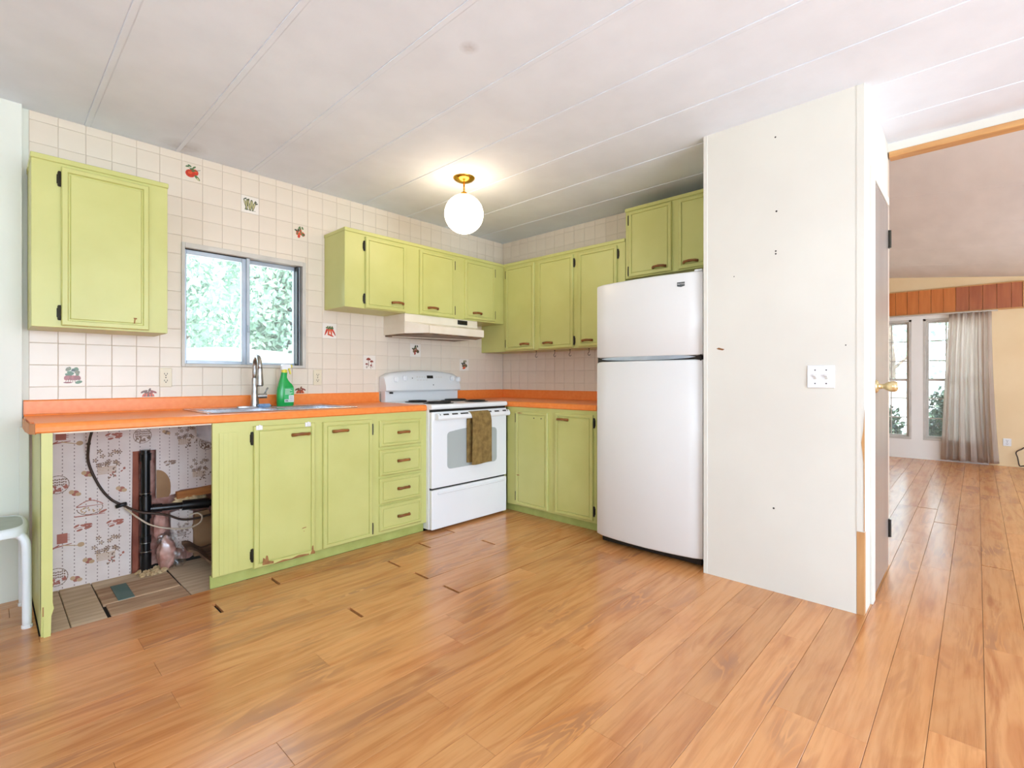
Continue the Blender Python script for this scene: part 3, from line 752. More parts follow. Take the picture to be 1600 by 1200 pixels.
# ---- windows of the living room end wall: double hung, with thin grilles
for wi, (a, b) in enumerate(LW):
    w = struct(thing('window_%d' % (wi + 2), (XL, (a + b) / 2, LZ0), 'tall double hung living room window with thin grilles', 'window')); del w['category']
    def yb(bm, y0, y1, z0, z1, x0, x1, bev=.002): box(bm, x0, x1, y0, y1, z0, z1, bev)
    bm = NB(); f = .030
    yb(bm, a, a + f, LZ0, LZ1, XL - .012, XL + .09); yb(bm, b - f, b, LZ0, LZ1, XL - .012, XL + .09); yb(bm, a, b, LZ0, LZ0 + f, XL - .018, XL + .09); yb(bm, a, b, LZ1 - f, LZ1, XL - .012, XL + .09)
    obj('window_frame', bm, 'ivory_frame', w)
    for z0, z1, x0 in ((LZ0 + .03, 1.09, XL + .02), (1.07, LZ1 - .03, XL + .05)):
        bm = NB(); e = .028
        yb(bm, a + .03, a + .03 + e, z0, z1, x0, x0 + .025); yb(bm, b - .03 - e, b - .03, z0, z1, x0, x0 + .025); yb(bm, a + .03 + e, b - .03 - e, z0, z0 + e, x0, x0 + .025); yb(bm, a + .03 + e, b - .03 - e, z1 - e, z1, x0, x0 + .025)
        s = obj('sash', bm, 'ivory_frame', w)
        bm = NB(); box(bm, x0 + .010, x0 + .014, a + .05, b - .05, z0 + .02, z1 - .02); obj('pane', bm, 'glass', s)
        n = 3
        for i in range(1, n):
            z = z0 + (z1 - z0) * i / n; bm = NB(); box(bm, x0 + .004, x0 + .009, a + .058, b - .058, z - .007, z + .007); obj('muntin', bm, 'ivory_frame', s)
        for i in (1, 2):
            y = a + .058 + (b - a - .116) * i / 3; bm = NB(); box(bm, x0 + .003, x0 + .008, y - .007, y + .007, z0 + .028, z1 - .028); obj('muntin', bm, 'ivory_frame', s)

# ---- unseen windows, invented as openings for daylight and the fill lamps
for nm, axis, a, b, z0, z1, pl in (('window_4', 'y', -4.6, -1.4, .30, 2.12, -6.63), ('window_5', 'y', 1.2, 3.6, .58, 2.06, -6.63), ('window_6', 'x', -4.5, -3.3, .92, 2.0, -6.23)):
    bm = NB()
    def wb(p, q, za, zb):
        if axis == 'y': box(bm, p, q, pl - .04, pl + .035, za, zb, .002)
        else: box(bm, pl - .04, pl + .035, p, q, za, zb, .002)
    m = (a + b) / 2
    wb(a, a + .05, z0, z1); wb(b - .05, b, z0, z1); wb(a, b, z0, z0 + .05); wb(a, b, z1 - .05, z1); wb(m - .03, m + .03, z0, z1)
    struct(obj(nm, bm, 'ivory_frame'), 'added white framed window out of view')

# ================================================================== CABINETS
def upper_body(name, F, a0, a1, z0, z1, depth, parent, lip=True):
    bm = NB()
    F.box(bm, a0, a1, -depth, 0, z0, z1, .0015)
    if lip: F.box(bm, a0 - .004, a1 + (.004 if F.k == 'A' and a1 < -2 else 0), -depth, .008, z1 - .022, z1 + .004, .003)
    return obj(name, bm, 'green', parent)
def add_door(F, parent, a0, a1, z0, z1, hinge_at=None, handle=None, hz=None, prof=DOOR, name='door'):
    d = obj(name, panel_door(F, a0, a1, z0, z1, prof), 'green', parent)
    if hinge_at is not None:
        ha = a0 - .006 if hinge_at == 'l' else a1 + .006
        for z in hz: hinge(F, ha, z, d)
    if handle: pull(F, handle[0], handle[1], d)
    return d

# left wall cabinet
FA = Face('A', -.305); FB = Face('B', -.302)
c = thing('wall_cabinet', (-3.19, 0, 1.342), 'lime green wall cabinet with one wide door, left of the kitchen window', 'cabinet')
upper_body('cabinet_body', FA, -3.455, -2.923, 1.342, 2.150, .300, c)
d = add_door(FA, c, -3.352, -3.008, 1.352, 2.112, 'l', None, (2.052, 1.412), [(0, 0), (0, .014), (.004, .019), (.022, .019), (.026, .010), (.031, .010), (.035, .016)])
bm = NB()
prism(bm, [(-3.075, 1.412), (-3.060, 1.412), (-3.060, 1.405), (-3.066, 1.404), (-3.068, 1.382), (-3.073, 1.383), (-3.071, 1.405)], 'y', -.3222, -.3208)
obj('paint_chip', bm, 'chip_wood', d)
# run over the cooker
c = thing('wall_cabinet', (-1.095, 0, 1.600), 'lime green wall cabinet run with three doors above the range hood', 'cabinet')
upper_body('cabinet_body', FA, -1.889, -.304, 1.600, 2.150, .300, c)
add_door(FA, c, -1.735, -1.392, 1.604, 2.114, 'l', (-1.468, 1.664), (2.048, 1.670))
add_door(FA, c, -1.262, -.905, 1.606, 2.110, 'r', (-1.135, 1.660), (2.045, 1.668))
add_door(FA, c, -.788, -.430, 1.612, 2.114, 'r', (-.652, 1.665), (2.052, 1.672))
# run on the right wall
c = thing('wall_cabinet', (0, -.80, 1.345), 'lime green wall cabinet run with three tall doors beside the refrigerator', 'cabinet')
upper_body('cabinet_body', FB, .0045, 1.580, 1.345, 2.150, .298, c)
add_door(FB, c, .345, .688, 1.356, 2.112, 'l', (.582, 1.402), (2.050, 1.418))
add_door(FB, c, .735, 1.106, 1.352, 2.110, 'r', (.845, 1.399), (2.042, 1.408))
add_door(FB, c, 1.163, 1.515, 1.356, 2.110, 'r', (1.250, 1.400), (2.045, 1.412))
# cabinet over the refrigerator
c = thing('wall_cabinet', (0, -1.98, 1.845), 'short lime green wall cabinet with two doors over the refrigerator', 'cabinet')
upper_body('cabinet_body', FB, 1.5845, 2.383, 1.845, 2.366, .298, c)
add_door(FB, c, 1.618, 1.952, 1.853, 2.336, 'l', (1.863, 1.892), (2.277, 1.897))
add_door(FB, c, 2.004, 2.340, 1.853, 2.334, 'r', (2.092, 1.892), (2.277, 1.897))

# sink base cabinet
FC = Face('A', -.634); FT = Face('A', -.588)
c = thing('base_cabinet', (-2.12, -.30, 0), 'lime green sink base cabinet with two doors and a stack of four drawers', 'cabinet')
bm = NB()   # face frame with openings behind doors closed off by a thin board, right side, bottom
FC.box(bm, -2.798, -1.437, -.018, 0, .066, .866, .001)
box(bm, -1.455, -1.437, -.616, -.02, .066, .866); box(bm, -2.60, -1.455, -.616, -.05, .066, .080)
obj('face_frame', bm, 'green', c)
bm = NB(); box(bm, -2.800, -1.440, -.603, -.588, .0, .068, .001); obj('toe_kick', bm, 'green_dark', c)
bm = NB(); FC.box(bm, -2.768, -2.680, 0, .004, .070, .812, .001)
for i in range(1, 4): 
    x = -2.768 + .088 * i / 4; FC.box(bm, x - .0008, x + .0008, .004, .0048, .07, .81)
obj('filler_panel', bm, 'green', c)
d1 = add_door(FC, c, -2.602, -2.262, .062, .836, 'l', (-2.347, .773), (.771, .135))
d2 = add_door(FC, c, -2.211, -1.880, .072, .834, 'r', (-2.101, .774), (.766, .120))
def chip(parent, F, pts, d): 
    bm = NB(); A = [bm.verts.new(F.P(a, d, z)) for a, z in pts]; B = [bm.verts.new(F.P(a, d + .0006, z)) for a, z in pts]; n = len(pts)
    bm.faces.new(A); bm.faces.new(B)
    for i in range(n): bm.faces.new((A[i], A[(i + 1) % n], B[(i + 1) % n], B[i]))
    return obj('paint_chip', bm, 'chip_wood', parent)
chip(d1, FC, [(-2.560, .072), (-2.556, .112), (-2.548, .106), (-2.545, .098), (-2.540, .120), (-2.532, .118), (-2.526, .088), (-2.515, .084), (-2.500, .080), (-2.50, .068)], .0191)
chip(d1, FC, [(-2.292, .064), (-2.284, .082), (-2.281, .110), (-2.274, .112), (-2.272, .084), (-2.264, .075), (-2.264, .062)], .0191)
chip(d1, FC, [(-2.50, .064), (-2.45, .074), (-2.40, .068), (-2.36, .078), (-2.30, .070), (-2.30, .063), (-2.50, .0625)], .0191)
chip(d1, FC, [(-2.342, .222), (-2.335, .228), (-2.318, .230), (-2.312, .226), (-2.330, .224)], .0162)
chip(d1, FC, [(-2.332, .206), (-2.328, .210), (-2.324, .206)], .0162)
for a, b in ((-2.575, .832), (-2.305, .832)):
    bm = NB(); FC.box(bm, a - .018, a + .016, .015, .022, b - .016, b + .008, .002); FC.box(bm, a - .006, a + .004, .02, .028, b - .01, b + .012, .001); obj('child_latch', bm, 'plastic_white', d1)
for z0, z1, hz in ((.642, .818, .731), (.450, .625, .539), (.266, .436, .351), (.086, .256, .164)):
    d = obj('drawer', panel_door(FC, -1.824, -1.490, z0, z1, DRAW), 'green', c); pull(FC, -1.640, hz, d, .09)

# right base cabinet
FD = Face('B', -.632)
c = thing('base_cabinet', (-.30, -1.10, 0), 'lime green base cabinet with two doors between cooker and refrigerator', 'cabinet')
bm = NB(); FD.box(bm, .655, 1.545, -.018, 0, .066, .866, .001); box(bm, -.614, -.01, -1.545, -1.527, .066, .866); box(bm, -.632, -.02, -.668, -.655, .066, .866); obj('face_frame', bm, 'green', c)
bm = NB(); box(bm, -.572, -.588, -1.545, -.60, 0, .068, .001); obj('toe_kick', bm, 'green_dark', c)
bm = NB(); box(bm, -.661, -.632, -.652, -.634, .0, .866, .001); obj('filler_panel', bm, 'green', c)
e1 = add_door(FD, c, .775, 1.108, .078, .832, 'l', None, (.778, .143))
e2 = add_door(FD, c, 1.180, 1.520, .084, .836, 'r', (1.256, .790), (.779, .15))
for a in (.972, 1.046):
    bm = NB(); lathe(bm, [(0, 0), (.005, 0), (.005, -.0014), (0, -.0014)], FD.P(a, .0162, .785), 'x', 8); obj('screw_hole', bm, 'slot', e1)
chip(e1, FD, [(.785, .318), (.81, .322), (.825, .316), (.80, .312)], .0191); chip(e1, FD, [(.79, .818), (.82, .824), (.86, .820), (.82, .815)], .0191)

# open bay end panel
c = thing('end_panel', (-3.425, -.32, 0), 'lime green upright end panel carrying the worktop over the open bay', 'panel')
bm = NB(); prism(bm, [(-.630, .09), (-.622, .0), (-.05, .0), (-.05, .866), (-.630, .866)], 'x', -3.440, -3.424); obj('side_board', bm, 'green', c)
bm = NB(); prism(bm, [(-3.440, .866), (-3.440, .110), (-3.432, .075), (-3.432, .0), (-3.410, .0), (-3.408, .085), (-3.400, .115), (-3.404, .14), (-3.404, .866)], 'y', -.634, -.600); obj('front_post', bm, 'green', c)
bm = NB(); box(bm, -3.436, -3.432, -.6348, -.634, .09, .13); obj('paint_chip', bm, 'chip_wood', c)

# ================================================================== WORKTOPS
def counter_profile(front, zt=.909, zb=.866):
    return [(front + .006, zb), (front, zb + .006), (front - .001, zb + .025), (front + .003, zt - .008), (front + .010, zt - .002), (front + .02, zt)]
SX0, SX1, SY0, SY1 = -2.775, -1.965, -.545, -.095      # sink cut-out
c = thing('worktop', (-2.47, -.32, .866), 'long orange laminate worktop under the kitchen window', 'worktop')
bm = NB()
pf = counter_profile(-.645)
prism(bm, pf + [(SY0, .909), (SY0, .880), (-.60, .880), (-.60, .866)], 'x', -3.458, -1.441)
box(bm, -3.470, SX0, SY0, -.0, .880, .909); box(bm, SX1, -1.441, SY0, -.0, .880, .909); box(bm, SX0, SX1, SY1, -.0, .880, .909)
obj('slab', bm, 'orange', c)
bm = NB(); prism(bm, [(-.022, .900), (-.022, .982), (-.018, .988), (-.0005, .988), (-.0005, .900)], 'x', -3.470, -1.441); obj('backsplash', bm, 'orange', c)
bm = NB(); tube(bm, [(-3.468, -.030, .9085), (-1.441, -.030, .9085)], .008, 8); obj('cove', bm, 'orange', c)
bm = NB()
pts = [(-3.459, -.640), (-3.475, -.60), (-3.482, -.45), (-3.480, -.20), (-3.474, -.19), (-3.476, -.45), (-3.469, -.595), (-3.455, -.634)]
prism(bm, [(x, y) for x, y in pts], 'z', .862, .906); o = obj('edge_strip', bm, 'orange_edge', c); o['label'] = 'loose edge strip peeling from the worktop end'
bm = NB(); box(bm, -3.40, -2.80, -.625, -.618, .858, .866); obj('front_rail', bm, 'plastic_ivory', c)
c = thing('worktop', (-.36, -.77, .866), 'orange laminate worktop on the right wall, running into the corner', 'worktop')
bm = NB()
prism(bm, [(p[0], p[1]) for p in [(-.645 + .006, .866), (-.645, .872), (-.646, .891), (-.642, .901), (-.635, .907), (-.625, .909), (0, .909), (0, .880), (-.60, .880), (-.60, .866)]], 'y', -1.548, .0)
box(bm, -.661, -.640, -.652, -.0, .880, .909); obj('slab', bm, 'orange', c)
bm = NB(); box(bm, -.022, -.0005, -1.548, -.0005, .900, .988, .003); box(bm, -.655, -.022, -.022, -.0005, .900, .988, .003); obj('backsplash', bm, 'orange', c)

# ---- sink and tap
c = thing('sink', (-2.37, -.32, .909), 'stainless steel double bowl sink set into the orange worktop', 'sink')
bm = NB(); e = .022; zt = .9135
def slab_ring(x0, x1, y0, y1): box(bm, x0, x1, y0, y1, .908, zt, .0015)
bx = [(-2.760, -2.395), (-2.355, -1.985)]; by0, by1 = -.525, -.175
slab_ring(SX0 - e, SX1 + e, SY0 - e, by0); slab_ring(SX0 - e, SX1 + e, by1, SY1 + e)
slab_ring(SX0 - e, bx[0][0], by0, by1); slab_ring(bx[0][1], bx[1][0], by0, by1); slab_ring(bx[1][1], SX1 + e, by0, by1)
tube(bm, [(SX0 - e, SY0 - e, .912), (SX1 + e, SY0 - e, .912), (SX1 + e, SY1 + e, .912), (SX0 - e, SY1 + e, .912), (SX0 - e, SY0 - e, .912)], .0035, 6)
obj('rim', bm, 'sink_steel', c)
for x0, x1 in bx:
    bm = NB()
    def ring(i, z): return [(x0 + i, by0 + i, z), (x1 - i, by0 + i, z), (x1 - i, by1 - i, z), (x0 + i, by1 - i, z)]
    loft(bm, [ring(-.004, .912), ring(.002, .906), ring(.010, .76), ring(.035, .735)], cap=False)
    q = ring(.035, .735); bm.faces.new([bm.verts.new(p) for p in q])
    loft(bm, [ring(-.004, .908), ring(.000, .904), ring(.007, .758), ring(.033, .732)], cap=False); bm.faces.new([bm.verts.new(p) for p in ring(.033, .732)])
    obj('bowl', bm, 'sink_steel', c)
    bm = NB(); lathe(bm, [(0, .738), (.04, .738), (.042, .736), (.03, .69), (.022, .62), (0, .62)], ((x0 + x1) / 2, (by0 + by1) / 2, 0), 'z', 20); obj('drain', bm, 'steel', c, smooth=True)

fx, fy = -2.415, -.125
c = thing('kitchen_faucet', (fx, fy, zt), 'brushed steel pull-down kitchen tap standing behind the sink', 'faucet')
bm = NB(); L = .105
n = 28; prism(bm, [(fx + L * math.copysign(abs(math.cos(2 * math.pi * i / n)) ** .6, math.cos(2 * math.pi * i / n)), fy + .026 * math.copysign(abs(math.sin(2 * math.pi * i / n)) ** .8, math.sin(2 * math.pi * i / n))) for i in range(n)], 'z', zt - .001, zt + .008); obj('deck_plate', bm, 'steel', c)
bm = NB(); lathe(bm, [(0, zt + .006), (.027, zt + .006), (.0265, zt + .02), (.0215, .985), (.0185, 1.03), (.0165, 1.10), (0, 1.10)], (fx, fy, 0), 'z', 24); obj('body', bm, 'steel', c, auto=40)
arc = []; rr = .062; top = 1.175; ddx, ddy = -.10, -.995
for i in range(15):
    t = math.pi * i / 14; u = rr - rr * math.cos(t); arc.append((fx + ddx * u, fy + ddy * u, top + rr * math.sin(t)))
bm = NB(); tube(bm, [(fx, fy, 1.08), (fx, fy, 1.13)] + arc + [(arc[-1][0], arc[-1][1], 1.150)], .0135, 14); obj('spout', bm, 'steel', c, smooth=True)
ex, ey = arc[-1][0], arc[-1][1]
bm = NB(); lathe(bm, [(0, 1.160), (.0155, 1.160), (.0165, 1.13), (.0205, 1.065), (.0215, 1.056), (.018, 1.052), (0, 1.052)], (ex, ey, 0), 'z', 20); sp = obj('spray_head', bm, 'steel', c, auto=40)
bm = NB(); lathe(bm, [(0, 1.0535), (.016, 1.0535), (.016, 1.049), (0, 1.049)], (ex, ey, 0), 'z', 16); obj('spray_face', bm, 'black', sp)
bm = NB(); tube(bm, [(fx + .01, fy, .984), (fx + .072, fy - .004, .984)], .0155, 16); hd = obj('handle_hub', bm, 'steel', c, auto=40)
bm = NB(); tube(bm, [(fx + .058, fy - .004, .992), (fx + .066, fy - .008, 1.015), (fx + .078, fy - .012, 1.038)], [.006, .005, .006], 10); obj('lever', bm, 'steel', hd, smooth=True)

bm = NB(); b = bmesh.new(); bmesh.ops.create_cube(b, size=1, matrix=Matrix.Translation((-2.372, -.1685, zt + .0105)) @ Matrix.Rotation(.05, 4, 'Z') @ Matrix.Diagonal((.085, .026, .022, 1)))
bmesh.ops.bevel(b, geom=list(b.edges), offset=.008, segments=2, affect='EDGES'); merge(bm, b)
tag(obj('sponge', bm, 'sponge', loc=(-2.372, -.1685, zt)), 'small blue sponge lying on the sink rim in front of the tap', 'sponge')

# ---- spray bottle
bxc, byc, bz = -2.222, -.125, .9085
c = thing('spray_bottle', (bxc, byc, zt), 'green spray cleaner bottle with white and yellow trigger', 'bottle')
def oval(cx, cy, z, rx, ry, n=24, p=.62):
    return [(cx + rx * math.copysign(abs(math.cos(2 * math.pi * i / n)) ** p, math.cos(2 * math.pi * i / n)), cy + ry * math.copysign(abs(math.sin(2 * math.pi * i / n)) ** p, math.sin(2 * math.pi * i / n)), z) for i in range(n)]
bm = NB(); secs = []
for z, l, r, dp in ((zt, -.050, .048, .024), (zt + .006, -.054, .053, .027), (.985, -.054, .055, .028), (1.020, -.052, .055, .028), (1.042, -.047, .052, .027), (1.058, -.043, .043, .025), (1.072, -.040, .028, .023), (1.088, -.036, .016, .020), (1.105, -.031, .009, .018), (1.122, -.027, .010, .016), (1.138, -.024, .012, .015)):
    secs.append(oval(bxc + (l + r) / 2, byc, z, (r - l) / 2, dp))
loft(bm, secs); obj('bottle_body', bm, 'bottle', c, auto=50)
bm = NB(); secs = []
for z, w in ((.928, .034), (.935, .038), (1.030, .038), (1.038, .034)): pass
box(bm, bxc - .018, bxc + .047, byc - .0296, byc - .024, .935, 1.035, .002)
lb = obj('label', bm, 'bottle_label', c)
bm = NB(); box(bm, bxc + .012, bxc + .045, byc - .0302, byc - .0294, .940, .985); box(bm, bxc - .016, bxc + .010, byc - .0302, byc - .0294, .940, .958); obj('label_box', bm, 'plastic_white', lb)
bm = NB()
for i in range(6): box(bm, bxc - .012 + i * .0034, bxc - .0102 + i * .0034, byc - .0308, byc - .0301, .943, .955)
for i in range(6): box(bm, bxc + .015, bxc + .041, byc - .0308, byc - .0301, .945 + i * .0062, .9464 + i * .0062)
obj('label_print', bm, 'slot', lb)
bm = NB()
for i, w in enumerate((.040, .048, .030, .046, .036)): box(bm, bxc - .012, bxc - .012 + w, byc - .0302, byc - .0294, .992 + i * .008, .9945 + i * .008)
obj('label_print', bm, 'plastic_white', lb)
bm = NB(); lathe(bm, [(0, 1.136), (.017, 1.136), (.018, 1.142), (.018, 1.154), (.014, 1.158), (0, 1.158)], (bxc - .006, byc, 0), 'z', 20); obj('collar', bm, 'yellow', c, auto=40)
bm = NB(); prism(bm, [(bxc - .024, 1.156), (bxc - .026, 1.182), (bxc - .020, 1.192), (bxc + .030, 1.192), (bxc + .034, 1.182), (bxc + .034, 1.168), (bxc + .014, 1.164), (bxc + .010, 1.156)], 'y', byc - .012, byc + .012); obj('trigger_head', bm, 'plastic_white', c)
bm = NB(); box(bm, bxc + .033, bxc + .044, byc - .010, byc + .010, 1.168, 1.190, .002); prism(bm, [(bxc + .018, 1.168), (bxc + .028, 1.168), (bxc + .034, 1.145), (bxc + .038, 1.128), (bxc + .032, 1.126), (bxc + .026, 1.144)], 'y', byc - .006, byc + .006); obj('trigger', bm, 'yellow', c)

# ================================================================== COOKER
sx0, sx1, yf = -1.483, -.721, -.750
rng = c = thing('electric_range', (-1.10, -.38, 0), 'white electric range with four coil burners between the cabinets', 'stove')
bm = NB(); box(bm, sx0, sx1, -.715, -.015, .030, .880, .003); obj('body', bm, 'enamel', c)
for x in (sx0 + .05, sx1 - .05):
    for y in (-.66, -.08):
        bm = NB(); lathe(bm, [(0, 0), (.018, 0), (.018, .01), (.010, .012), (.010, .032), (0, .032)], (x, y, 0), 'z', 10); obj('foot', bm, 'black', c)
bm = NB(); prism(bm, [(-.752, .886), (-.756, .895), (-.752, .908), (-.742, .914), (-.02, .914), (-.02, .880), (-.745, .880)], 'x', sx0 - .002, sx1 + .002); ct = obj('cooktop', bm, 'enamel', c)
for x, y, r in ((-1.295, -.575, .100), (-1.295, -.285, .078), (-.910, -.285, .100), (-.910, -.575, .078)):
    bm = NB(); lathe(bm, [(r + .018, .914), (r + .020, .918), (r + .012, .9185), (r + .004, .915), (.02, .9145), (0, .9145)], (x, y, 0), 'z', 28); dp = obj('drip_pan', bm, 'black', c, smooth=True)
    bm = NB(); pts = []; turns = 4.2
    for i in range(int(turns * 22)):
        t = i / 22; rr_ = .016 + (r - .016) * t / turns; pts.append((x + rr_ * math.cos(2 * math.pi * t), y + rr_ * math.sin(2 * math.pi * t), .923))
    tube(bm, pts, .0048, 6); obj('coil', bm, 'coil', dp, smooth=True)
# backguard: recessed lower part, bulging control head with arched top
bm = NB(); box(bm, sx0 + .016, sx1 + .002, -.085, -.012, .910, 1.0, .004); obj('backguard', bm, 'enamel_grey', c)
bm = NB(); n = 14; secs = []
for i in range(n + 1):
    t = i / n; x = (sx0 + .002) + (sx1 + .003 - sx0 - .002) * t; s = 2 * t - 1
    zt_ = 1.163 - .034 * s * s - .020 * max(0, abs(s) - .9) / .1; dr_ = .012 * max(0, abs(s) - .88) / .12
    secs.append([(x, -.014, .996), (x, -.120 + dr_, .992 + dr_ * .4), (x, -.136 + dr_, 1.004), (x, -.134 + dr_, 1.03), (x, -.110 + dr_, zt_ - .020), (x, -.095 + dr_, zt_ - .005), (x, -.075, zt_), (x, -.014, zt_)])
loft(bm, secs); cp = obj('control_panel', bm, 'enamel_grey', c, auto=35)
def on_panel(x, z):    # slanted panel front
    t = (z - 1.03) / (1.135 - 1.03); return -.134 + .024 * t
for x, z in ((-1.392, 1.090), (-1.308, 1.100), (-.815, 1.098), (-.745, 1.090)):
    y = on_panel(x, z); bm = NB(); lathe(bm, [(0, 0), (.024, .002), (.022, -.010), (.018, -.016), (0, -.016)], (x, y, z), 'y', 20)
    box(bm, x - .006, x + .006, y - .028, y - .012, z - .020, z + .020, .003); obj('knob', bm, 'plastic_white', c)
def panel_patch(name, x0, x1, z0, z1, m, d=.0015, parent=None):
    bm = NB(); ya, yb_ = on_panel(0, z0), on_panel(0, z1)
    loft(bm, [[(x0, ya + .004, z0), (x1, ya + .004, z0), (x1, yb_ + .004, z1), (x0, yb_ + .004, z1)], [(x0, ya - d, z0), (x1, ya - d, z0), (x1, yb_ - d, z1), (x0, yb_ - d, z1)]]); return obj(name, bm, m, parent or cp)
panel_patch('display', -1.085, -1.020, 1.098, 1.122, 'black')
panel_patch('indicator', -1.236, -1.229, 1.096, 1.104, 'slot'); panel_patch('indicator', -1.03, -1.022, 1.040, 1.048, 'slot')
for x in (-1.19, -1.165, -1.14, -1.115, -.99, -.965, -.94): panel_patch('button', x, x + .014, 1.106, 1.112, 'ivory_frame', .002)
for x in (-1.19, -1.16, -1.13, -1.10): panel_patch('button', x, x + .018, 1.082, 1.086, 'ivory_frame', .002)
for x, z, w in ((sx0 + .034, .990, .012), (sx0 + .052, .989, .010)):
    bm = NB(); box(bm, x, x + w, -.128, -.118, z - .012, z + .002); obj('panel_seam', bm, 'black', c)
# oven door, handle with vent slots, window, drawer
bm = NB(); box(bm, sx0 + .004, sx1 - .004, -.735, -.712, .860, .8805); obj('vent_gap_shade', bm, 'black', c)  # black strip in place of the shade under the cooktop
bm = NB(); box(bm, sx0 + .003, sx1 - .003, yf, -.716, .328, .862, .006, 2); od = obj('oven_door', bm, 'enamel', c)
bar = [(-.773, .850), (-.782, .851), (-.796, .835), (-.799, .817), (-.792, .806), (-.780, .804), (-.774, .811)]
bm = NB(); prism(bm, bar, 'x', sx0 + .028, sx1 - .006)
for x0 in (sx0 + .028, sx1 - .046): prism(bm, [(-.748, .853), (-.775, .8495), (-.776, .812), (-.748, .808)], 'x', x0, x0 + .040)
hd = obj('handle', bm, 'enamel', od)
for x0, w in ((-1.435, .006), (-1.405, .05), (-1.325, .055), (-1.245, .075), (-1.125, .022), (-1.065, .022), (-1.005, .075), (-.895, .05), (-.805, .04), (-.750, .006)):
    bm = NB(); A_, B_ = Vector((-.7841, .8486)), Vector((-.7918, .8398)); nn = Vector((-.752, .659))
    loft(bm, [[(x, q.x, q.y) for x, q in ((x0, A_ + nn * h), (x0 + w, A_ + nn * h), (x0 + w, B_ + nn * h), (x0, B_ + nn * h))] for h in (-.001, .0008)]); obj('vent_slot', bm, 'black', hd)
wx0, wx1 = -1.342, -.838; wz0, wz1 = .450, .716
pts = []
def corner(cx, cz, r, a0): 
    for i in range(5): a = a0 + math.pi / 2 * i / 4; pts.append((cx + r * math.cos(a), cz + r * math.sin(a)))
corner(wx0 + .03, wz0 + .03, .03, math.pi); corner(wx1 - .03, wz0 + .03, .03, 1.5 * math.pi); corner(wx1 - .03, wz1 - .03, .03, 0)
for i in range(1, 10): t = i / 10; pts.append((wx1 - .03 + (wx0 - wx1 + .06) * t, wz1 + .018 * math.sin(math.pi * t)))
corner(wx0 + .03, wz1 - .03, .03, .5 * math.pi)
bm = NB(); prism(bm, pts, 'y', yf - .002, yf + .004); obj('oven_window', bm, 'oven_glass', od)
bm = NB(); box(bm, sx0 + .006, sx1 - .006, -.728, -.712, .315, .330); obj('drawer_gap_shade', bm, 'black', c)  # black strip stands in for shade in the gap above the drawer
bm = NB(); box(bm, sx0 + .003, sx1 - .003, yf, -.716, .040, .316, .006, 2); dw = obj('drawer', bm, 'enamel', c)
bm = NB(); prism(bm, [(yf + .001, .298), (yf - .010, .292), (yf - .010, .285), (yf + .001, .280)], 'x', sx0 + .055, sx1 - .035); obj('drawer_lip', bm, 'enamel', dw)

# ---- towel over the oven handle: one cloth folded over the bar, its back leg hanging in the gap behind it
bm = NB(); nu, th = 18, .005
path = [(-.7610, .478), (-.7605, .54), (-.7605, .62), (-.7610, .70), (-.7620, .78), (-.7630, .825), (-.7660, .845), (-.7720, .8515), (-.7800, .8530), (-.7872, .8492), (-.7950, .8405), (-.8000, .8320), (-.8025, .815), (-.8055, .78), (-.8060, .72), (-.8050, .66), (-.8040, .60), (-.8030, .53), (-.8030, .462)]
cx_ = [0]
for p, q in zip(path, path[1:]): cx_.append(cx_[-1] + math.hypot(q[0] - p[0], q[1] - p[1]))
F_, B_ = [], []
for j_, (y, z) in enumerate(path):
    t = cx_[j_] / cx_[-1]; p, q = path[max(j_ - 1, 0)], path[min(j_ + 1, len(path) - 1)]
    d = Vector((q[0] - p[0], q[1] - p[1])).normalized(); n_ = Vector((-d.y, d.x))       # away from the bar
    k = min(1, max(0, (t - .40) / .2)); k = k * k * (3 - 2 * k); hang = max(0, (t - .55) / .45)
    x0, x1 = -1.162 + .024 * k, -.972 + .027 * k; fr, br = [], []
    for i_ in range(nu + 1):
        u_ = i_ / nu; x = x0 + (x1 - x0) * u_ + .012 * hang * (u_ - .5); w = .003 * hang * math.sin(u_ * 9 + .4)
        zz = z - (.004 * math.sin(u_ * 5 + .4) if j_ in (0, len(path) - 1) else 0)
        fr.append(bm.verts.new((x, y + n_.x * th / 2 - abs(w), zz + n_.y * th / 2))); br.append(bm.verts.new((x, y - n_.x * th / 2 - abs(w), zz - n_.y * th / 2)))
    F_.append(fr); B_.append(br)
for j_ in range(len(path) - 1):
    for i_ in range(nu):
        bm.faces.new((F_[j_][i_], F_[j_][i_ + 1], F_[j_ + 1][i_ + 1], F_[j_ + 1][i_])); bm.faces.new((B_[j_][i_], B_[j_ + 1][i_], B_[j_ + 1][i_ + 1], B_[j_][i_ + 1]))
    for e_ in (0, nu): bm.faces.new((F_[j_][e_], F_[j_ + 1][e_], B_[j_ + 1][e_], B_[j_][e_]))
for j_ in (0, -1):
    for i_ in range(nu): bm.faces.new((F_[j_][i_], F_[j_][i_ + 1], B_[j_][i_ + 1], B_[j_][i_]))
towel = tag(obj('towel', bm, 'towel', loc=(-1.045, -.79, .462), auto=60), 'olive brown towel hanging over the oven door handle', 'towel')

# fit cooker and towel between the cabinets (its left side meets the drawer unit at x = -1.437)
def refit(o):
    off = world_loc(o.parent) if o.parent else o.location.copy()
    for v in o.data.vertices:
        w = v.co + off
        z = 1.0973 + (w.z - 1.0973) * 1.021 if w.z > .034 else w.z * .55
        v.co = Vector((-1.437 + (w.x + 1.483) * (.769 / .762), w.y * .9267, max(z, 0))) - off
def refit_tree(o):
    if o.type == 'MESH': refit(o)
    for ch in o.children: refit_tree(ch)
refit_tree(rng); refit(towel)

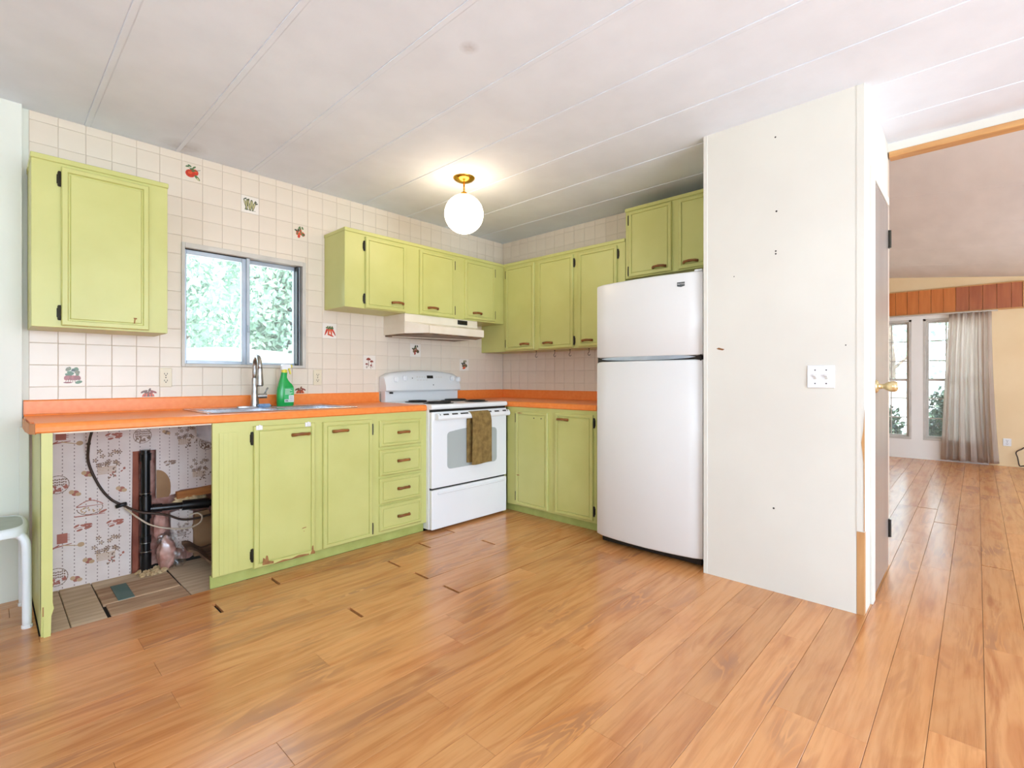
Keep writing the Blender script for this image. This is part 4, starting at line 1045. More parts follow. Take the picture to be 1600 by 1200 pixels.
# ================================================================== RANGE HOOD
c = thing('range_hood', (-1.01, 0, 1.441), 'almond range hood with a slanted canopy under the wall cabinets', 'hood')
plan_t = lambda y: None
bm = NB()
box(bm, -1.390, -.630, -.300, -.004, 1.535, 1.600, .002)
box(bm, -1.390, -.630, -.295, -.004, 1.447, 1.540, .001)
# slanted canopy with chamfered front corners
top = [(-1.388, -.298, 1.540), (-.632, -.298, 1.540), (-.725, -.472, 1.503), (-1.285, -.472, 1.503)]
bot = [(-1.388, -.298, 1.445), (-.632, -.298, 1.445), (-.725, -.474, 1.445), (-1.285, -.474, 1.445)]
loft(bm, [bot, top])
obj('canopy', bm, 'hood', c)
bm = NB(); box(bm, -1.290, -.720, -.480, -.472, 1.443, 1.503, .002); box(bm, -1.290, -.720, -.4815, -.479, 1.468, 1.472); obj('front_lip', bm, 'hood', c)
bm = NB(); prism(bm, [(-1.376, -.006), (-1.376, -.298), (-1.278, -.466), (-.732, -.466), (-.644, -.298), (-.644, -.006)], 'z', 1.436, 1.447); obj('filter_plate', bm, 'hood_under', c)
bm = NB(); tube(bm, [(-1.37, -.10, 1.433), (-.66, -.30, 1.433)], .004, 6); obj('filter_clip', bm, 'hood', c)
bm = NB(); box(bm, -.858, -.752, -.306, -.298, 1.556, 1.592, .001); sw = obj('switch_plate', bm, 'black', c)
for i in range(3):
    bm = NB(); box(bm, -.848 + i * .032, -.826 + i * .032, -.310, -.304, 1.566, 1.584, .002); obj('switch', bm, 'hinge', sw)

# ================================================================== REFRIGERATOR
fy0, fy1 = -2.366, -1.652
c = thing('refrigerator', (-.42, -2.0, 0), 'tall white top freezer refrigerator beside the closet wall', 'refrigerator')
bm = NB(); box(bm, -.735, -.03, fy0 + .006, fy1 - .006, .035, 1.700, .006); obj('cabinet_body', bm, 'enamel', c)
bm = NB(); box(bm, -.755, -.70, fy0 + .02, fy1 - .02, .012, .060, .002); obj('base_grille', bm, 'black', c)
for y in (fy0 + .06, fy1 - .06):
    for x in (-.70, -.10):
        bm = NB(); lathe(bm, [(0, 0), (.02, 0), (.02, .012), (.012, .014), (.012, .04), (0, .04)], (x, y, 0), 'z', 10); obj('foot', bm, 'black', c)
def bowed_door(z0, z1, topcurve=0.0):
    bm = NB(); n = 16; A = []
    for i in range(n + 1):
        t = i / n; y = fy1 + (fy0 - fy1) * t; s = 2 * t - 1
        e_ = max(0, abs(s) - .96) / .04
        x = -.800 - .036 * (1 - s * s) + .012 * e_ * e_; A.append((x, y))
    outline = [(-.742, fy1)] + A + [(-.742, fy0)]
    def ins(d): return [(min(x + d, -.742), y + (d if y < (fy0 + fy1) / 2 else -d) * min(1, abs(y - (fy0 + fy1) / 2) / .36)) for x, y in outline]
    secs = [[(x, y, z) for x, y in ins(d)] for z, d in ((z0, .008), (z0 + .003, .003), (z0 + .008, 0), (z1 - .012, 0), (z1 - .004, .004), (z1, .012))]
    loft(bm, secs); return bm
fd = obj('freezer_door', bowed_door(1.232, 1.716), 'fridge_white', c, auto=40)
rd = obj('fridge_door', bowed_door(.058, 1.208), 'fridge_white', c, auto=40)
bm = NB(); box(bm, -.790, -.738, fy0 + .008, fy1 - .008, 1.200, 1.240); obj('door_gap_shade', bm, 'slot', c)  # dark filler imitates the shade between the two doors
bm = NB(); secs = []
for i in range(17):
    t = i / 16; y = -1.70 + (-2.325 + 1.70) * t; s = 2 * (y - fy1) / (fy0 - fy1) - 1; hgt = .013 * math.sin(math.pi * t) ** .5 + .0012
    x = -.802 - .036 * (1 - s * s); secs.append([(x + .02, y, 1.2235 - hgt), (x + .004, y, 1.2235 - hgt), (x + .006, y, 1.2235 + hgt), (x + .02, y, 1.2235 + hgt)])
loft(bm, secs); o = obj('handle_grip', bm, 'alu', fd, smooth=False); o['label'] = 'grey recessed grip between the two doors'
bm = NB(); box(bm, -.79, -.745, fy0 + .004, fy0 + .05, 1.716, 1.728, .003); obj('hinge_cap', bm, 'enamel_grey', c)
# badge with lettering
yb0 = -2.272; yb1 = -2.229
def fx_at(y): s = 2 * (y - fy1) / (fy0 - fy1) - 1; return -.800 - .036 * (1 - s * s)
xa, xb = fx_at(yb1), fx_at(yb0)
def badge(y0, y1, z0, z1, d0, d1, m, name, parent, point=0):
    ym = (y0 + y1) / 2; bm = NB()
    P = [(y1, z1), (y1, z0), (ym, z0 - point), (y0, z0), (y0, z1)] if point else [(y1, z1), (y1, z0), (y0, z0), (y0, z1)]
    loft(bm, [[(fx_at(y) - d0, y, z) for y, z in P], [(fx_at(y) - d1, y, z) for y, z in P]]); return obj(name, bm, m, parent)
M['badge'] = mat('grey_badge', rgb(96, 100, 100), rgb(84, 88, 88), rough=0.3, metal=0.4)
bd = badge(-2.272, -2.229, 1.637, 1.660, -.002, .002, 'badge', 'badge', fd, .005)
fc = bpy.data.curves.new('badge_text', 'FONT'); fc.body = 'MAYTAG'; fc.size = .0115; fc.align_x = 'CENTER'; fc.align_y = 'CENTER'; fc.extrude = .0003
fo = bpy.data.objects.new('badge_text', fc); COL.objects.link(fo)
me = bpy.data.meshes.new_from_object(fo.evaluated_get(bpy.context.evaluated_depsgraph_get())); bpy.data.objects.remove(fo, do_unlink=True)
ang = math.atan2(xb - xa, yb0 - yb1)
me.transform(Matrix.Translation(((xa + xb) / 2 - .0024, (yb0 + yb1) / 2, 1.6485)) @ Matrix.Rotation(-math.pi / 2 - math.atan2(xb - xa, yb1 - yb0) * -1 * 1.0, 4, 'Z') @ Matrix.Rotation(math.pi / 2, 4, 'X'))
me.transform(Matrix.Translation(-world_loc(bd)))
me.materials.clear(); me.materials.append(M['plastic_white'])
fo = bpy.data.objects.new('lettering', me); COL.objects.link(fo); fo.parent = bd

# ================================================================== LAMP
lx, ly = -1.369, -.965
c = thing('globe_light', (lx, ly, H), 'lit white glass globe hanging from a brass ceiling rose', 'lamp')
bm = NB(); lathe(bm, [(0, H), (.075, H), (.074, H - .006), (.060, H - .018), (.036, H - .028), (.012, H - .034), (0, H - .034)], (lx, ly, 0), 'z', 32); obj('ceiling_rose', bm, 'brass', c, auto=50)
bm = NB(); tube(bm, [(lx, ly, H - .03), (lx, ly, 2.345)], .006, 12); obj('rod', bm, 'brass', c, smooth=True)
bm = NB(); lathe(bm, [(0, 2.362), (.020, 2.362), (.026, 2.350), (.028, 2.342), (0, 2.342)], (lx, ly, 0), 'z', 20); obj('gallery', bm, 'brass', c, auto=40)
bm = NB(); bmesh.ops.create_uvsphere(bm, u_segments=40, v_segments=24, radius=.132); bmesh.ops.translate(bm, verts=bm.verts, vec=(lx, ly, 2.216)); obj('globe', bm, 'globe', c, smooth=True)

# ================================================================== SMALL FITTINGS
def outlet(F, a, z, label, plate='plastic_ivory', w=.062, h=.112):
    c = thing('wall_outlet', F.P(a, 0, z - h / 2), label, 'outlet')
    bm = NB(); F.box(bm, a - w / 2, a + w / 2, 0, .007, z - h / 2, z + h / 2, .003); obj('cover_plate', bm, plate, c)
    for dz in (-.020, .020):
        bm = NB(); p = []
        for i in range(16):
            t = 2 * math.pi * i / 16; p.append((a + .016 * math.cos(t), z + dz + max(-.0115, min(.0115, .016 * math.sin(t)))))
        A = [bm.verts.new(F.P(x, .0065, zz)) for x, zz in p]; B = [bm.verts.new(F.P(x, .0085, zz)) for x, zz in p]; bm.faces.new(B); bm.faces.new(A)
        for i in range(16): bm.faces.new((A[i], A[(i + 1) % 16], B[(i + 1) % 16], B[i]))
        s = obj('socket', bm, plate, c)
        bm = NB(); F.box(bm, a - .0085, a - .0055, .008, .009, z + dz - .002, z + dz + .007); F.box(bm, a + .0055, a + .0085, .008, .009, z + dz - .002, z + dz + .007); F.box(bm, a - .003, a + .003, .008, .009, z + dz - .010, z + dz - .0045); obj('slot', bm, 'slot', s)
    bm = NB(); F.box(bm, a - .003, a + .003, .0065, .0082, z - .003, z + .003, .001); obj('screw', bm, 'slot', c)
    return c
FW = Face('A', -.0035)
outlet(FW, -2.869, 1.103, 'ivory wall outlet at the lower left corner of the kitchen window')
outlet(FW, -1.943, 1.104, 'ivory wall outlet between the spray bottle and the range')
FCl = Face('B', CX)
c = thing('light_switch', (CX, -2.957, 1.051), 'white double light switch on the closet wall', 'switch')
bm = NB(); FCl.box(bm, 2.899, 3.016, 0, .006, 1.051, 1.161, .003); obj('cover_plate', bm, 'plastic_white', c)
for a in (2.934, 2.981):
    bm = NB(); FCl.box(bm, a - .006, a + .006, .005, .0075, 1.094, 1.118, .001); s = obj('toggle_slot', bm, 'ivory_frame', c)
    bm = NB(); prism(bm, [(CX - .006, 1.100), (CX - .018, 1.110), (CX - .018, 1.117), (CX - .006, 1.112)], 'y', -a - .0045, -a + .0045); obj('toggle', bm, 'plastic_white', s)
    for z in (1.138, 1.073):
        bm = NB(); lathe(bm, [(0, 0), (.003, 0), (.003, -.0012), (0, -.0012)], (CX - .006, -a, z), 'x', 10); obj('screw', bm, 'hinge', c)
for i, y in enumerate((-.616, -.826, -.992, -1.185)):
    bm = NB(); pts = [(-.20, y, 1.346), (-.20, y, 1.318)] + [(-.20 + .0, y + .011 * math.sin(t), 1.300 + .012 * math.cos(t)) for t in [k * .45 for k in range(1, 11)]]
    tube(bm, pts, .0022, 6); lathe(bm, [(0, 1.346), (.007, 1.346), (.006, 1.341), (0, 1.340)], (-.20, y, 0), 'z', 10)
    tag(obj('cup_hook', bm, 'hinge', smooth=True, loc=(-.20, y, 1.345)), 'small dark cup hook screwed under the right wall cabinets', 'hook', 'cup hooks under the right wall cabinets')

# ================================================================== OPEN BAY UNDER THE WORKTOP
bay = NB()
def wp(name, pts):
    bm = NB(); prism(bm, pts, 'y', -.030, -.001); return obj(name, bm, 'wallpaper', wallA)
p1 = wp('wallpaper_board', [(-3.405, -.014), (-3.405, .880), (-3.031, .880), (-3.031, .60), (-3.034, .30), (-3.040, -.014)])
p2 = wp('wallpaper_board', [(-3.031, .684), (-3.031, .880), (-2.920, .880), (-2.920, .684)])
p3 = wp('wallpaper_board', [(-2.920, .40), (-2.920, .880), (-2.40, .880), (-2.40, .43), (-2.80, .43), (-2.83, .41)])
p4 = wp('wallpaper_board', [(-2.845, .10), (-2.85, .30), (-2.80, .315), (-2.755, .30), (-2.735, .29), (-2.735, .09), (-2.79, .075)])
pts = [(-2.919, .400)] + [(-2.919 + .070 * math.sin(t), .46 + .105 * math.cos(t)) for t in [k * math.pi / 18 for k in range(0, 10)]] + [(-2.85, .42), (-2.86, .40)]
bm = NB(); prism(bm, pts, 'y', -.0315, -.0300); o = obj('bare_patch', bm, 'cardboard', p3)
# printed motifs on the wallpaper
def w_basket():
    l = []; n = 22
    for i in range(n):
        a, b = math.pi * 2 * i / n, math.pi * 2 * (i + 1) / n; stroke(l, .042 * math.cos(a), .042 * math.sin(a), .042 * math.cos(b), .042 * math.sin(b), .004, 'brown')
    r = random.Random(2)
    for i in range(11):
        for j in range(3): ell(l, -.030 + .0075 * (i % 9), .022 - .012 * j + .002 * (i % 2), .004, .003, i, 'brown')
    for i in range(16): ell(l, r.uniform(-.032, .032), r.uniform(-.036, -.008), .008, .004, r.uniform(0, 3), 'red')
    return l
def w_basket2():
    return [(p, 'brown') for p, c in w_basket()]
def w_flowers():
    l = []; r = random.Random(4)
    for i in range(16):
        cx, cz = r.uniform(-.05, .05), r.uniform(-.02, .055)
        for k in range(5): ell(l, cx + .007 * math.cos(k * 1.26), cz + .007 * math.sin(k * 1.26), .004, .003, k * 1.26, 'brown', 7)
        ell(l, cx, cz, .003, .003, 0, 'tan', 7)
    for i in range(14): stroke(l, -.036 + .005 * i, -.02, -.032 + .0045 * i, -.055, .0022, 'tan')
    for j in range(5): stroke(l, -.036, -.024 - .007 * j, .032, -.024 - .007 * j, .002, 'tan')
    for i in range(14): ell(l, r.uniform(.0, .065), r.uniform(-.075, -.03), .006, .003, r.uniform(0, 3), 'brown' if i % 2 else 'red', 8)
    return l
def w_mug():
    l = [([(-.018, -.012), (.016, -.012), (.016, .030), (-.018, .030)], 'red')]
    for i in range(4): stroke(l, .016, .024 - .008 * i, .024, .022 - .008 * i, .003, 'red')
    stroke(l, -.050, -.040, -.010, -.016, .008, 'red'); stroke(l, -.044, -.028, .030, -.018, .006, 'red'); ell(l, -.046, -.036, .014, .008, .4, 'red'); stroke(l, .0, -.020, .060, -.034, .005, 'tan'); ell(l, .060, -.030, .012, .010, 0, 'tan')
    return l
def w_tureen():
    l = []; 
    for k in range(9): t = k / 8; stroke(l, -.045 + .09 * t, .012 + .022 * math.sin(math.pi * t), -.045 + .09 * min(1, t + .125), .012 + .022 * math.sin(math.pi * min(1, t + .125)), .005, 'red')
    stroke(l, -.046, .010, .046, .010, .004, 'red'); ell(l, 0, .040, .005, .006, 0, 'red')
    for k in range(9): t = k / 8 * math.pi; stroke(l, -.044 * math.cos(t), -.028 * math.sin(t), -.044 * math.cos(t + .4), -.028 * math.sin(t + .4), .004, 'brown')
    r = random.Random(8)
    for i in range(10): ell(l, r.uniform(-.034, .034), r.uniform(-.018, .004), .005, .003, r.uniform(0, 3), 'tan')
    stroke(l, -.052, -.030, .052, -.032, .005, 'red'); ell(l, .044, -.022, .016, .005, .4, 'red'); return l
def w_sprig():
    l = []; r = random.Random(6)
    for i in range(9): ell(l, r.uniform(-.030, .030), r.uniform(-.012, .012), .011, .0045, r.uniform(-.8, .8), 'red')
    stroke(l, -.03, -.004, .03, .004, .0025, 'red'); return l
def w_fruit():
    l = []; ell(l, 0, 0, .013, .012, 0, 'red'); ell(l, -.012, .006, .009, .009, 0, 'tan'); ell(l, .010, -.006, .010, .008, 0, 'tan'); return l
for fn, x, z in ((w_mug, -3.330, .790), (w_sprig, -3.110, .780), (w_basket, -3.345, .545), (w_flowers, -3.140, .640), (w_tureen, -3.215, .400), (w_mug, -3.325, .250), (w_sprig, -3.105, .300), (w_flowers, -3.145, .170), (w_basket, -3.350, .065), (w_fruit, -3.225, .585), (w_fruit, -3.220, .118), (w_sprig, -3.240, .305), (w_fruit, -3.275, .49), (w_fruit, -3.27, .035), (w_sprig, -3.22, .83), (w_fruit, -3.08, .48)):
    add_motif(fn(), 'A', max(x, -3.352), z, .0303, p1, 'printed_motif', 'print_', 1.22 if fn not in (w_basket, w_basket2) else 1.1)
add_motif(w_basket2(), 'A', -2.985, .770, .0303, p2, 'printed_motif', 'print_')
for fn, x, z in ((w_flowers, -2.775, .755), (w_sprig, -2.85, .60), (w_flowers, -2.70, .55), (w_fruit, -2.87, .78), (w_basket2, -2.66, .70)):
    add_motif([(p, 'brown' if c == 'red' else c) for p, c in fn()], 'A', x, z, .0303, p3, 'printed_motif', 'print_')
add_motif([(p, 'brown') for p, c in w_flowers()], 'A', -2.79, .19, .0303, p4, 'printed_motif', 'print_', .7)
# cavity: rust coloured board, insulation, backing
bm = NB(); box(bm, -3.031, -3.000, -.024, .05, -.014, .684, .003); tag(obj('stud', bm, 'insulation_red', loc=(-3.015, 0, -.014)), 'rust brown stud at the left edge of the hole in the wallpapered wall', 'stud')
bm = NB(); bmesh.ops.create_grid(bm, x_segments=26, y_segments=40, size=.5); r = random.Random(9)
for v in bm.verts:
    x, z = v.co.x, v.co.y
    v.co = Vector((-2.802 + x * .385, .055 - .05 * (.5 + .5 * math.sin(x * 23 + z * 9) * math.cos(z * 31)) * .7 + r.uniform(-.006, .006), .335 + z * .68))
tag(obj('insulation_batt', bm, 'insulation', smooth=True, loc=(-2.81, .03, -.014)), 'pink fibre insulation filling the hole behind the pipe', 'insulation')
bm = NB(); box(bm, -3.06, -2.55, .09, .10, -.1, .70); struct(obj('wall_back_sheathing', bm, 'slot'))
# plastic wrapped insulation bulging beside the pipe
def blob(bm, c, r3, seed, amp=.18, sub=3, zmin=-1):
    b = bmesh.new(); bmesh.ops.create_icosphere(b, subdivisions=sub, radius=1); rr = random.Random(seed); ph = [rr.uniform(0, 6) for _ in range(6)]
    for v in b.verts:
        n = v.co.normalized(); k = 1 + amp * (math.sin(n.x * 4 + ph[0]) * math.sin(n.y * 5 + ph[1]) + .6 * math.sin(n.z * 7 + ph[2]) * math.cos(n.x * 9 + ph[3]))
        v.co = Vector((c[0] + n.x * r3[0] * k, c[1] + n.y * r3[1] * k, max(zmin, c[2] + n.z * r3[2] * k)))
    merge(bm, b)
bm = NB(); blob(bm, (-2.899, -.030, .235), (.034, .028, .080), 1); blob(bm, (-2.880, -.086, .085), (.046, .040, .095), 2, zmin=-.004)
c = tag(obj('insulation_bundle', bm, 'insulation', smooth=True, loc=(-2.89, -.05, -.002)), 'pink insulation bundle in clear plastic leaning beside the black pipe', 'insulation')
bm = NB(); blob(bm, (-2.878, -.090, .100), (.050, .044, .112), 5, .22, zmin=-.004); obj('plastic_wrap', bm, 'bag', c, smooth=True)
bm = NB(); blob(bm, (-2.825, -.105, .060), (.033, .03, .062), 7, .3, zmin=-.004); blob(bm, (-2.885, -.105, .178), (.042, .02, .03), 8, .3); obj('plastic_wrap', bm, 'bag', c, smooth=True)
# black drain pipe
px_, py_ = -2.976, -.060
c = thing('drain_pipe', (px_, py_, 0), 'black plastic drain pipe with tee joint in the open bay', 'pipe')
def pipe(path, r): 
    bm = NB(); tube(bm, path, r, 18); return bm
obj('riser', pipe([(px_, py_, -.010), (px_, py_, .69)], .0225), 'abs', c, auto=50)
for z0, z1, r in ((.63, .672, .0275), (.300, .430, .0285), (.16, .20, .0275), (.02, .10, .0275)):
    obj('coupling', pipe([(px_, py_, z0), (px_, py_, z1)], r), 'abs', c, auto=50)
obj('branch', pipe([(px_ + .01, py_, .352), (-2.83, py_ - .01, .345), (-2.62, py_ - .03, .335)], .0195), 'abs', c, auto=50)
obj('coupling', pipe([(-2.945, py_ - .001, .352), (-2.90, py_ - .005, .349)], .024), 'abs', c, auto=50)
obj('coupling', pipe([(-2.80, py_ - .012, .345), (-2.665, py_ - .026, .338)], .030), 'abs', c, auto=50)
for z in (.115, .165, .445):
    bm = NB(); tube(bm, [(px_ + .0262 * math.cos(t * .35), py_ + .0262 * math.sin(t * .35), z) for t in range(19)], .0022, 6); obj('pipe_clamp', bm, 'steel', c, smooth=True)
# cables
cb = smooth_path([(-3.212, -.20, .862), (-3.222, -.12, .80), (-3.227, -.075, .72), (-3.220, -.045, .635), (-3.178, -.042, .515), (-3.130, -.042, .436), (-3.078, -.05, .393), (-3.012, -.095, .352), (-2.94, -.110, .330), (-2.880, -.105, .308), (-2.815, -.095, .270), (-2.76, -.092, .258), (-2.69, -.096, .262), (-2.60, -.10, .275)], 8)
bm = NB(); tube(bm, cb, .0065, 8); cc = tag(obj('power_cable', bm, 'cable_brown', smooth=True, loc=(-3.08, -.06, .39)), 'brown power cable hanging from the worktop across the wallpaper', 'cable')
bm = NB(); tube(bm, [(-3.108, -.048, .388), (-3.088, -.052, .395), (-3.062, -.062, .402)], [.010, .012, .009], 10); obj('cable_clip', bm, 'black', cc, smooth=True)
bm = NB(); lathe(bm, [(0, -.008), (.008, -.006), (.009, 0), (.008, .006), (0, .008)], (-3.2265, -.087, .752), 'z', 10); obj('cable_clip', bm, 'cable_brown', cc, smooth=True)
cw = smooth_path([(-3.072, -.069, .380), (-3.052, -.085, .358), (-3.015, -.115, .318), (-2.965, -.128, .275), (-2.90, -.135, .245), (-2.83, -.125, .222), (-2.77, -.115, .215), (-2.72, -.112, .232), (-2.708, -.112, .268), (-2.730, -.112, .292), (-2.765, -.112, .290), (-2.775, -.112, .278)], 8)
bm = NB(); tube(bm, cw, .0045, 8); tag(obj('white_wire', bm, 'cable_white', smooth=True, loc=(-2.9, -.11, .22)), 'thin white wire looping in front of the black drain pipe', 'cable')
# debris, timber, rotten cabinet floor
r = random.Random(12); chunks = NB()
for i in range(60):
    x, y = r.gauss(-2.955, .035), r.uniform(-.15, -.05); s = r.uniform(.006, .014)
    blob(chunks, (x, y, -.004 + s * .6), (s * 1.2, s, s * .9), i, .25, 1)
o = obj('foam_debris', chunks, 'foam', loc=(-2.955, -.1, -.004)); o['kind'] = 'stuff'; tag(o, 'crumbled yellow foam heaped around the foot of the drain pipe', 'debris')
bm = NB(); prism(bm, [(-2.825, .385), (-2.825, .424), (-2.62, .436), (-2.62, .392)], 'y', -.070, -.0305); tag(obj('timber_block', bm, 'timber', loc=(-2.72, -.05, .36)), 'orange timber block nailed above the horizontal drain branch', 'timber')
bm = NB(); blob(bm, (-2.76, -.05, .375), (.075, .025, .022), 21, .35); tag(obj('foam_filler', bm, 'foam', smooth=True, loc=(-2.76, -.05, .36)), 'cream foam filler squeezed between timber block and pipe', 'foam')
bm = NB(); prism(bm, [(-2.735, .02), (-2.735, .17), (-2.742, .20), (-2.730, .23), (-2.728, .285), (-2.66, .290), (-2.64, .25), (-2.65, .21), (-2.62, .17), (-2.62, .02)], 'y', -.060, -.032); tag(obj('broken_board', bm, 'cardboard', loc=(-2.68, -.055, .02)), 'split brown board standing under the horizontal drain pipe', 'board')
bm = NB(); secs = []
for i in range(13):
    t = i / 12; x = -2.815 + .24 * t; z = .115 - .075 * math.sin(t * 1.5) + .012 * math.sin(t * 12); yf_ = -.26 - .26 * t
    secs.append([(x, yf_, z - .05 * t), (x, yf_, z - .05 * t + .016), (x, -.12, z + .030), (x, -.12, z + .014)])
loft(bm, secs); tag(obj('rotted_board', bm, 'rotted', loc=(-2.7, -.3, .0)), 'warped rotten board sagging from the base cabinet into the bay', 'board')
bm = NB(); b = bmesh.new(); bmesh.ops.create_cube(b, size=1, matrix=Matrix.Translation((-3.118, -.305, .0015)) @ Matrix.Rotation(.0, 4, 'Z') @ Matrix.Diagonal((.066, .235, .003, 1))); merge(bm, b); tag(obj('teal_offcut', bm, 'teal', loc=(-3.118, -.305, 0)), 'flat teal grey flooring offcut on the bare boards', 'offcut')

# ================================================================== STOOL
c = thing('stool', (-3.64, -.31, 0), 'white tubular stool with a grey green seat beside the end panel', 'stool')
scx, scy, sz, hw = -3.640, -.300, .420, .165
def rsq(w, z, n=32, p=.5): return [(scx + w * math.copysign(abs(math.cos(2 * math.pi * i / n)) ** p, math.cos(2 * math.pi * i / n)), scy + w * math.copysign(abs(math.sin(2 * math.pi * i / n)) ** p, math.sin(2 * math.pi * i / n)), z) for i in range(n)]
bm = NB(); loft(bm, [rsq(hw - .008, sz), rsq(hw - .004, sz + .006), rsq(hw - .004, sz + .018), rsq(hw - .008, sz + .022)]); obj('seat', bm, 'stool_seat', c)
bm = NB(); loft(bm, [rsq(hw - .006, sz - .018), rsq(hw + .008, sz - .014), rsq(hw + .010, sz + .014), rsq(hw + .002, sz + .023), rsq(hw - .008, sz + .0235), rsq(hw - .008, sz - .018)], cap=False); obj('seat_rim', bm, 'stool_metal', c, auto=50)
for sx in (-1, 1):
    for sy in (-1, 1):
        bm = NB(); q = [(scx + sx * .118, scy + sy * .112, sz - .012), (scx + sx * .140, scy + sy * .128, sz - .014), (scx + sx * .157, scy + sy * .142, sz - .035), (scx + sx * .163, scy + sy * .150, sz - .075), (scx + sx * .164, scy + sy * .156, sz - .20), (scx + sx * .165, scy + sy * .158, .0)]
        tube(bm, smooth_path(q, 6), .0165, 12); obj('leg', bm, 'stool_metal', c, smooth=True)
        bm = NB(); lathe(bm, [(0, 0), (.019, 0), (.019, .012), (.016, .014), (0, .014)], (q[-1][0], q[-1][1], 0), 'z', 12); obj('foot_cap', bm, 'plastic_white', c)

# ================================================================== LIVING ROOM
# valance of upright boards over the windows
c = thing('window_valance', (XL, -3.1, 1.963), 'wooden valance of upright boards above the living room windows', 'valance')
edges = [-2.10, -2.22, -2.345, -2.47, -2.55]
for q in (1360 + 105 / 3.6364, 1360 + 145 / 3.6364, 1360 + 210 / 3.6364, 1360 + 275 / 3.6364, 1360 + 345 / 3.6364, 1360 + 415 / 3.6364, 1360 + 485 / 3.6364, 1360 + 560 / 3.6364, 1360 + 638 / 3.6364, 1360 + 718 / 3.6364, 1360 + 800 / 3.6364, 1360 + 866 / 3.6364):
    rr_ = (q - 800) / F_PX; dx, dy = math.cos(YAW) + rr_ * math.sin(YAW), math.sin(YAW) - rr_ * math.cos(YAW)
    edges.append(CAM.y + (XL - CAM.x) / dx * dy)
edges = [e for i, e in enumerate(edges) if i < 4 or i > 5]
for i, (a, b) in enumerate(zip(edges, edges[1:])):
    bm = NB(); box(bm, XL - .022, XL - .0005, b + .0015, a - .0015, 1.975, 2.292, .002); obj('board', bm, 'board_a' if i < len(edges) - 6 else 'board_b', c)
bm = NB(); box(bm, XL - .032, XL - .0005, edges[-1], edges[0], 2.288, 2.302, .002); obj('top_moulding', bm, 'beam_wood', c)
bm = NB(); box(bm, XL - .032, XL - .0005, edges[-1] - .012, edges[0], 1.962, 1.980, .002); box(bm, XL - .030, XL - .0005, edges[-1] - .012, edges[-1], 1.962, 2.30, .002); obj('bottom_moulding', bm, 'beam_wood', c)
# curtain, pulled to one side, flaring towards the hem
bm = NB(); nu, nv = 150, 26; rows = []
for j in range(nv + 1):
    t = j / nv; z = 1.945 - t * (1.945 - .028); y0 = -3.215 + .055 * (t ** .7) * 1.0 - .03 * (1 - t); y1 = -3.640 - .085 * t * t
    row = []
    for i in range(nu + 1):
        s = i / nu; sway = .03 * t * t * math.sin(3 * s + 1)
        y = y0 + (y1 - y0) * s + .010 * math.sin(s * 61) * (.4 + t) - sway * s
        x = XL - .085 + (.016 + .020 * t) * math.sin(s * 44 + 1.6 * math.sin(s * 7) + t * .6) + .006 * math.sin(s * 140)
        row.append(bm.verts.new((x, y, z)))
    rows.append(row)
for a, b in zip(rows, rows[1:]):
    for i in range(nu): bm.faces.new((a[i], a[i + 1], b[i + 1], b[i]))
c = thing('curtain', (XL - .085, -3.45, .028), 'pale translucent pleated curtain drawn aside at the living room window', 'curtain')
cu = obj('curtain_fabric', bm, 'curtain', c, smooth=True)
sm = cu.modifiers.new('thickness', 'SOLIDIFY'); sm.thickness = .0015
bm = NB(); tube(bm, [(XL - .085, -3.70, 1.952), (XL - .085, -2.60, 1.952)], .010, 10); tag(obj('curtain_rail', bm, 'ivory_frame', loc=(XL - .085, -3.1, 1.952)), 'slim curtain rail under the wooden valance', 'rail')
FLv = Face('B', XL)
outlet(FLv, 3.785, .300, 'white wall outlet beside the living room curtain', 'plastic_white', .075, .095)
cb = smooth_path([(XL - .02, -4.25, .262), (XL - .02, -3.98, .262), (XL - .03, -3.905, .225), (XL - .04, -3.862, .185), (XL - .05, -3.875, .12), (XL - .07, -3.890, .03), (XL - .12, -3.925, .036), (XL - .18, -3.99, .0405), (XL - .20, -4.12, .0405), (XL - .19, -4.28, .0405)], 8)
bm = NB(); tube(bm, cb, .0065, 8); tag(obj('wall_cable', bm, 'cable_brown', smooth=True, loc=(XL - .1, -3.95, .008)), 'brown cable drooping down the living room wall to the floor', 'cable')
bm = NB(); box(bm, XL - .30, XL - .10, -4.35, -3.945, .0, .03, .010, 2); box(bm, XL - .27, XL - .13, -4.32, -3.98, .028, .034, .003); tag(obj('floor_mat_roll', bm, 'rotted', loc=(XL - .2, -4.15, 0)), 'flat brown bundle on the floor beneath the living room cable', 'bundle')
bm = NB(); box(bm, XL - .012, XL - .0005, -6.6, -3.70, 0, .02, .002); struct(obj('baseboard_living', bm, 'cream_paint'))

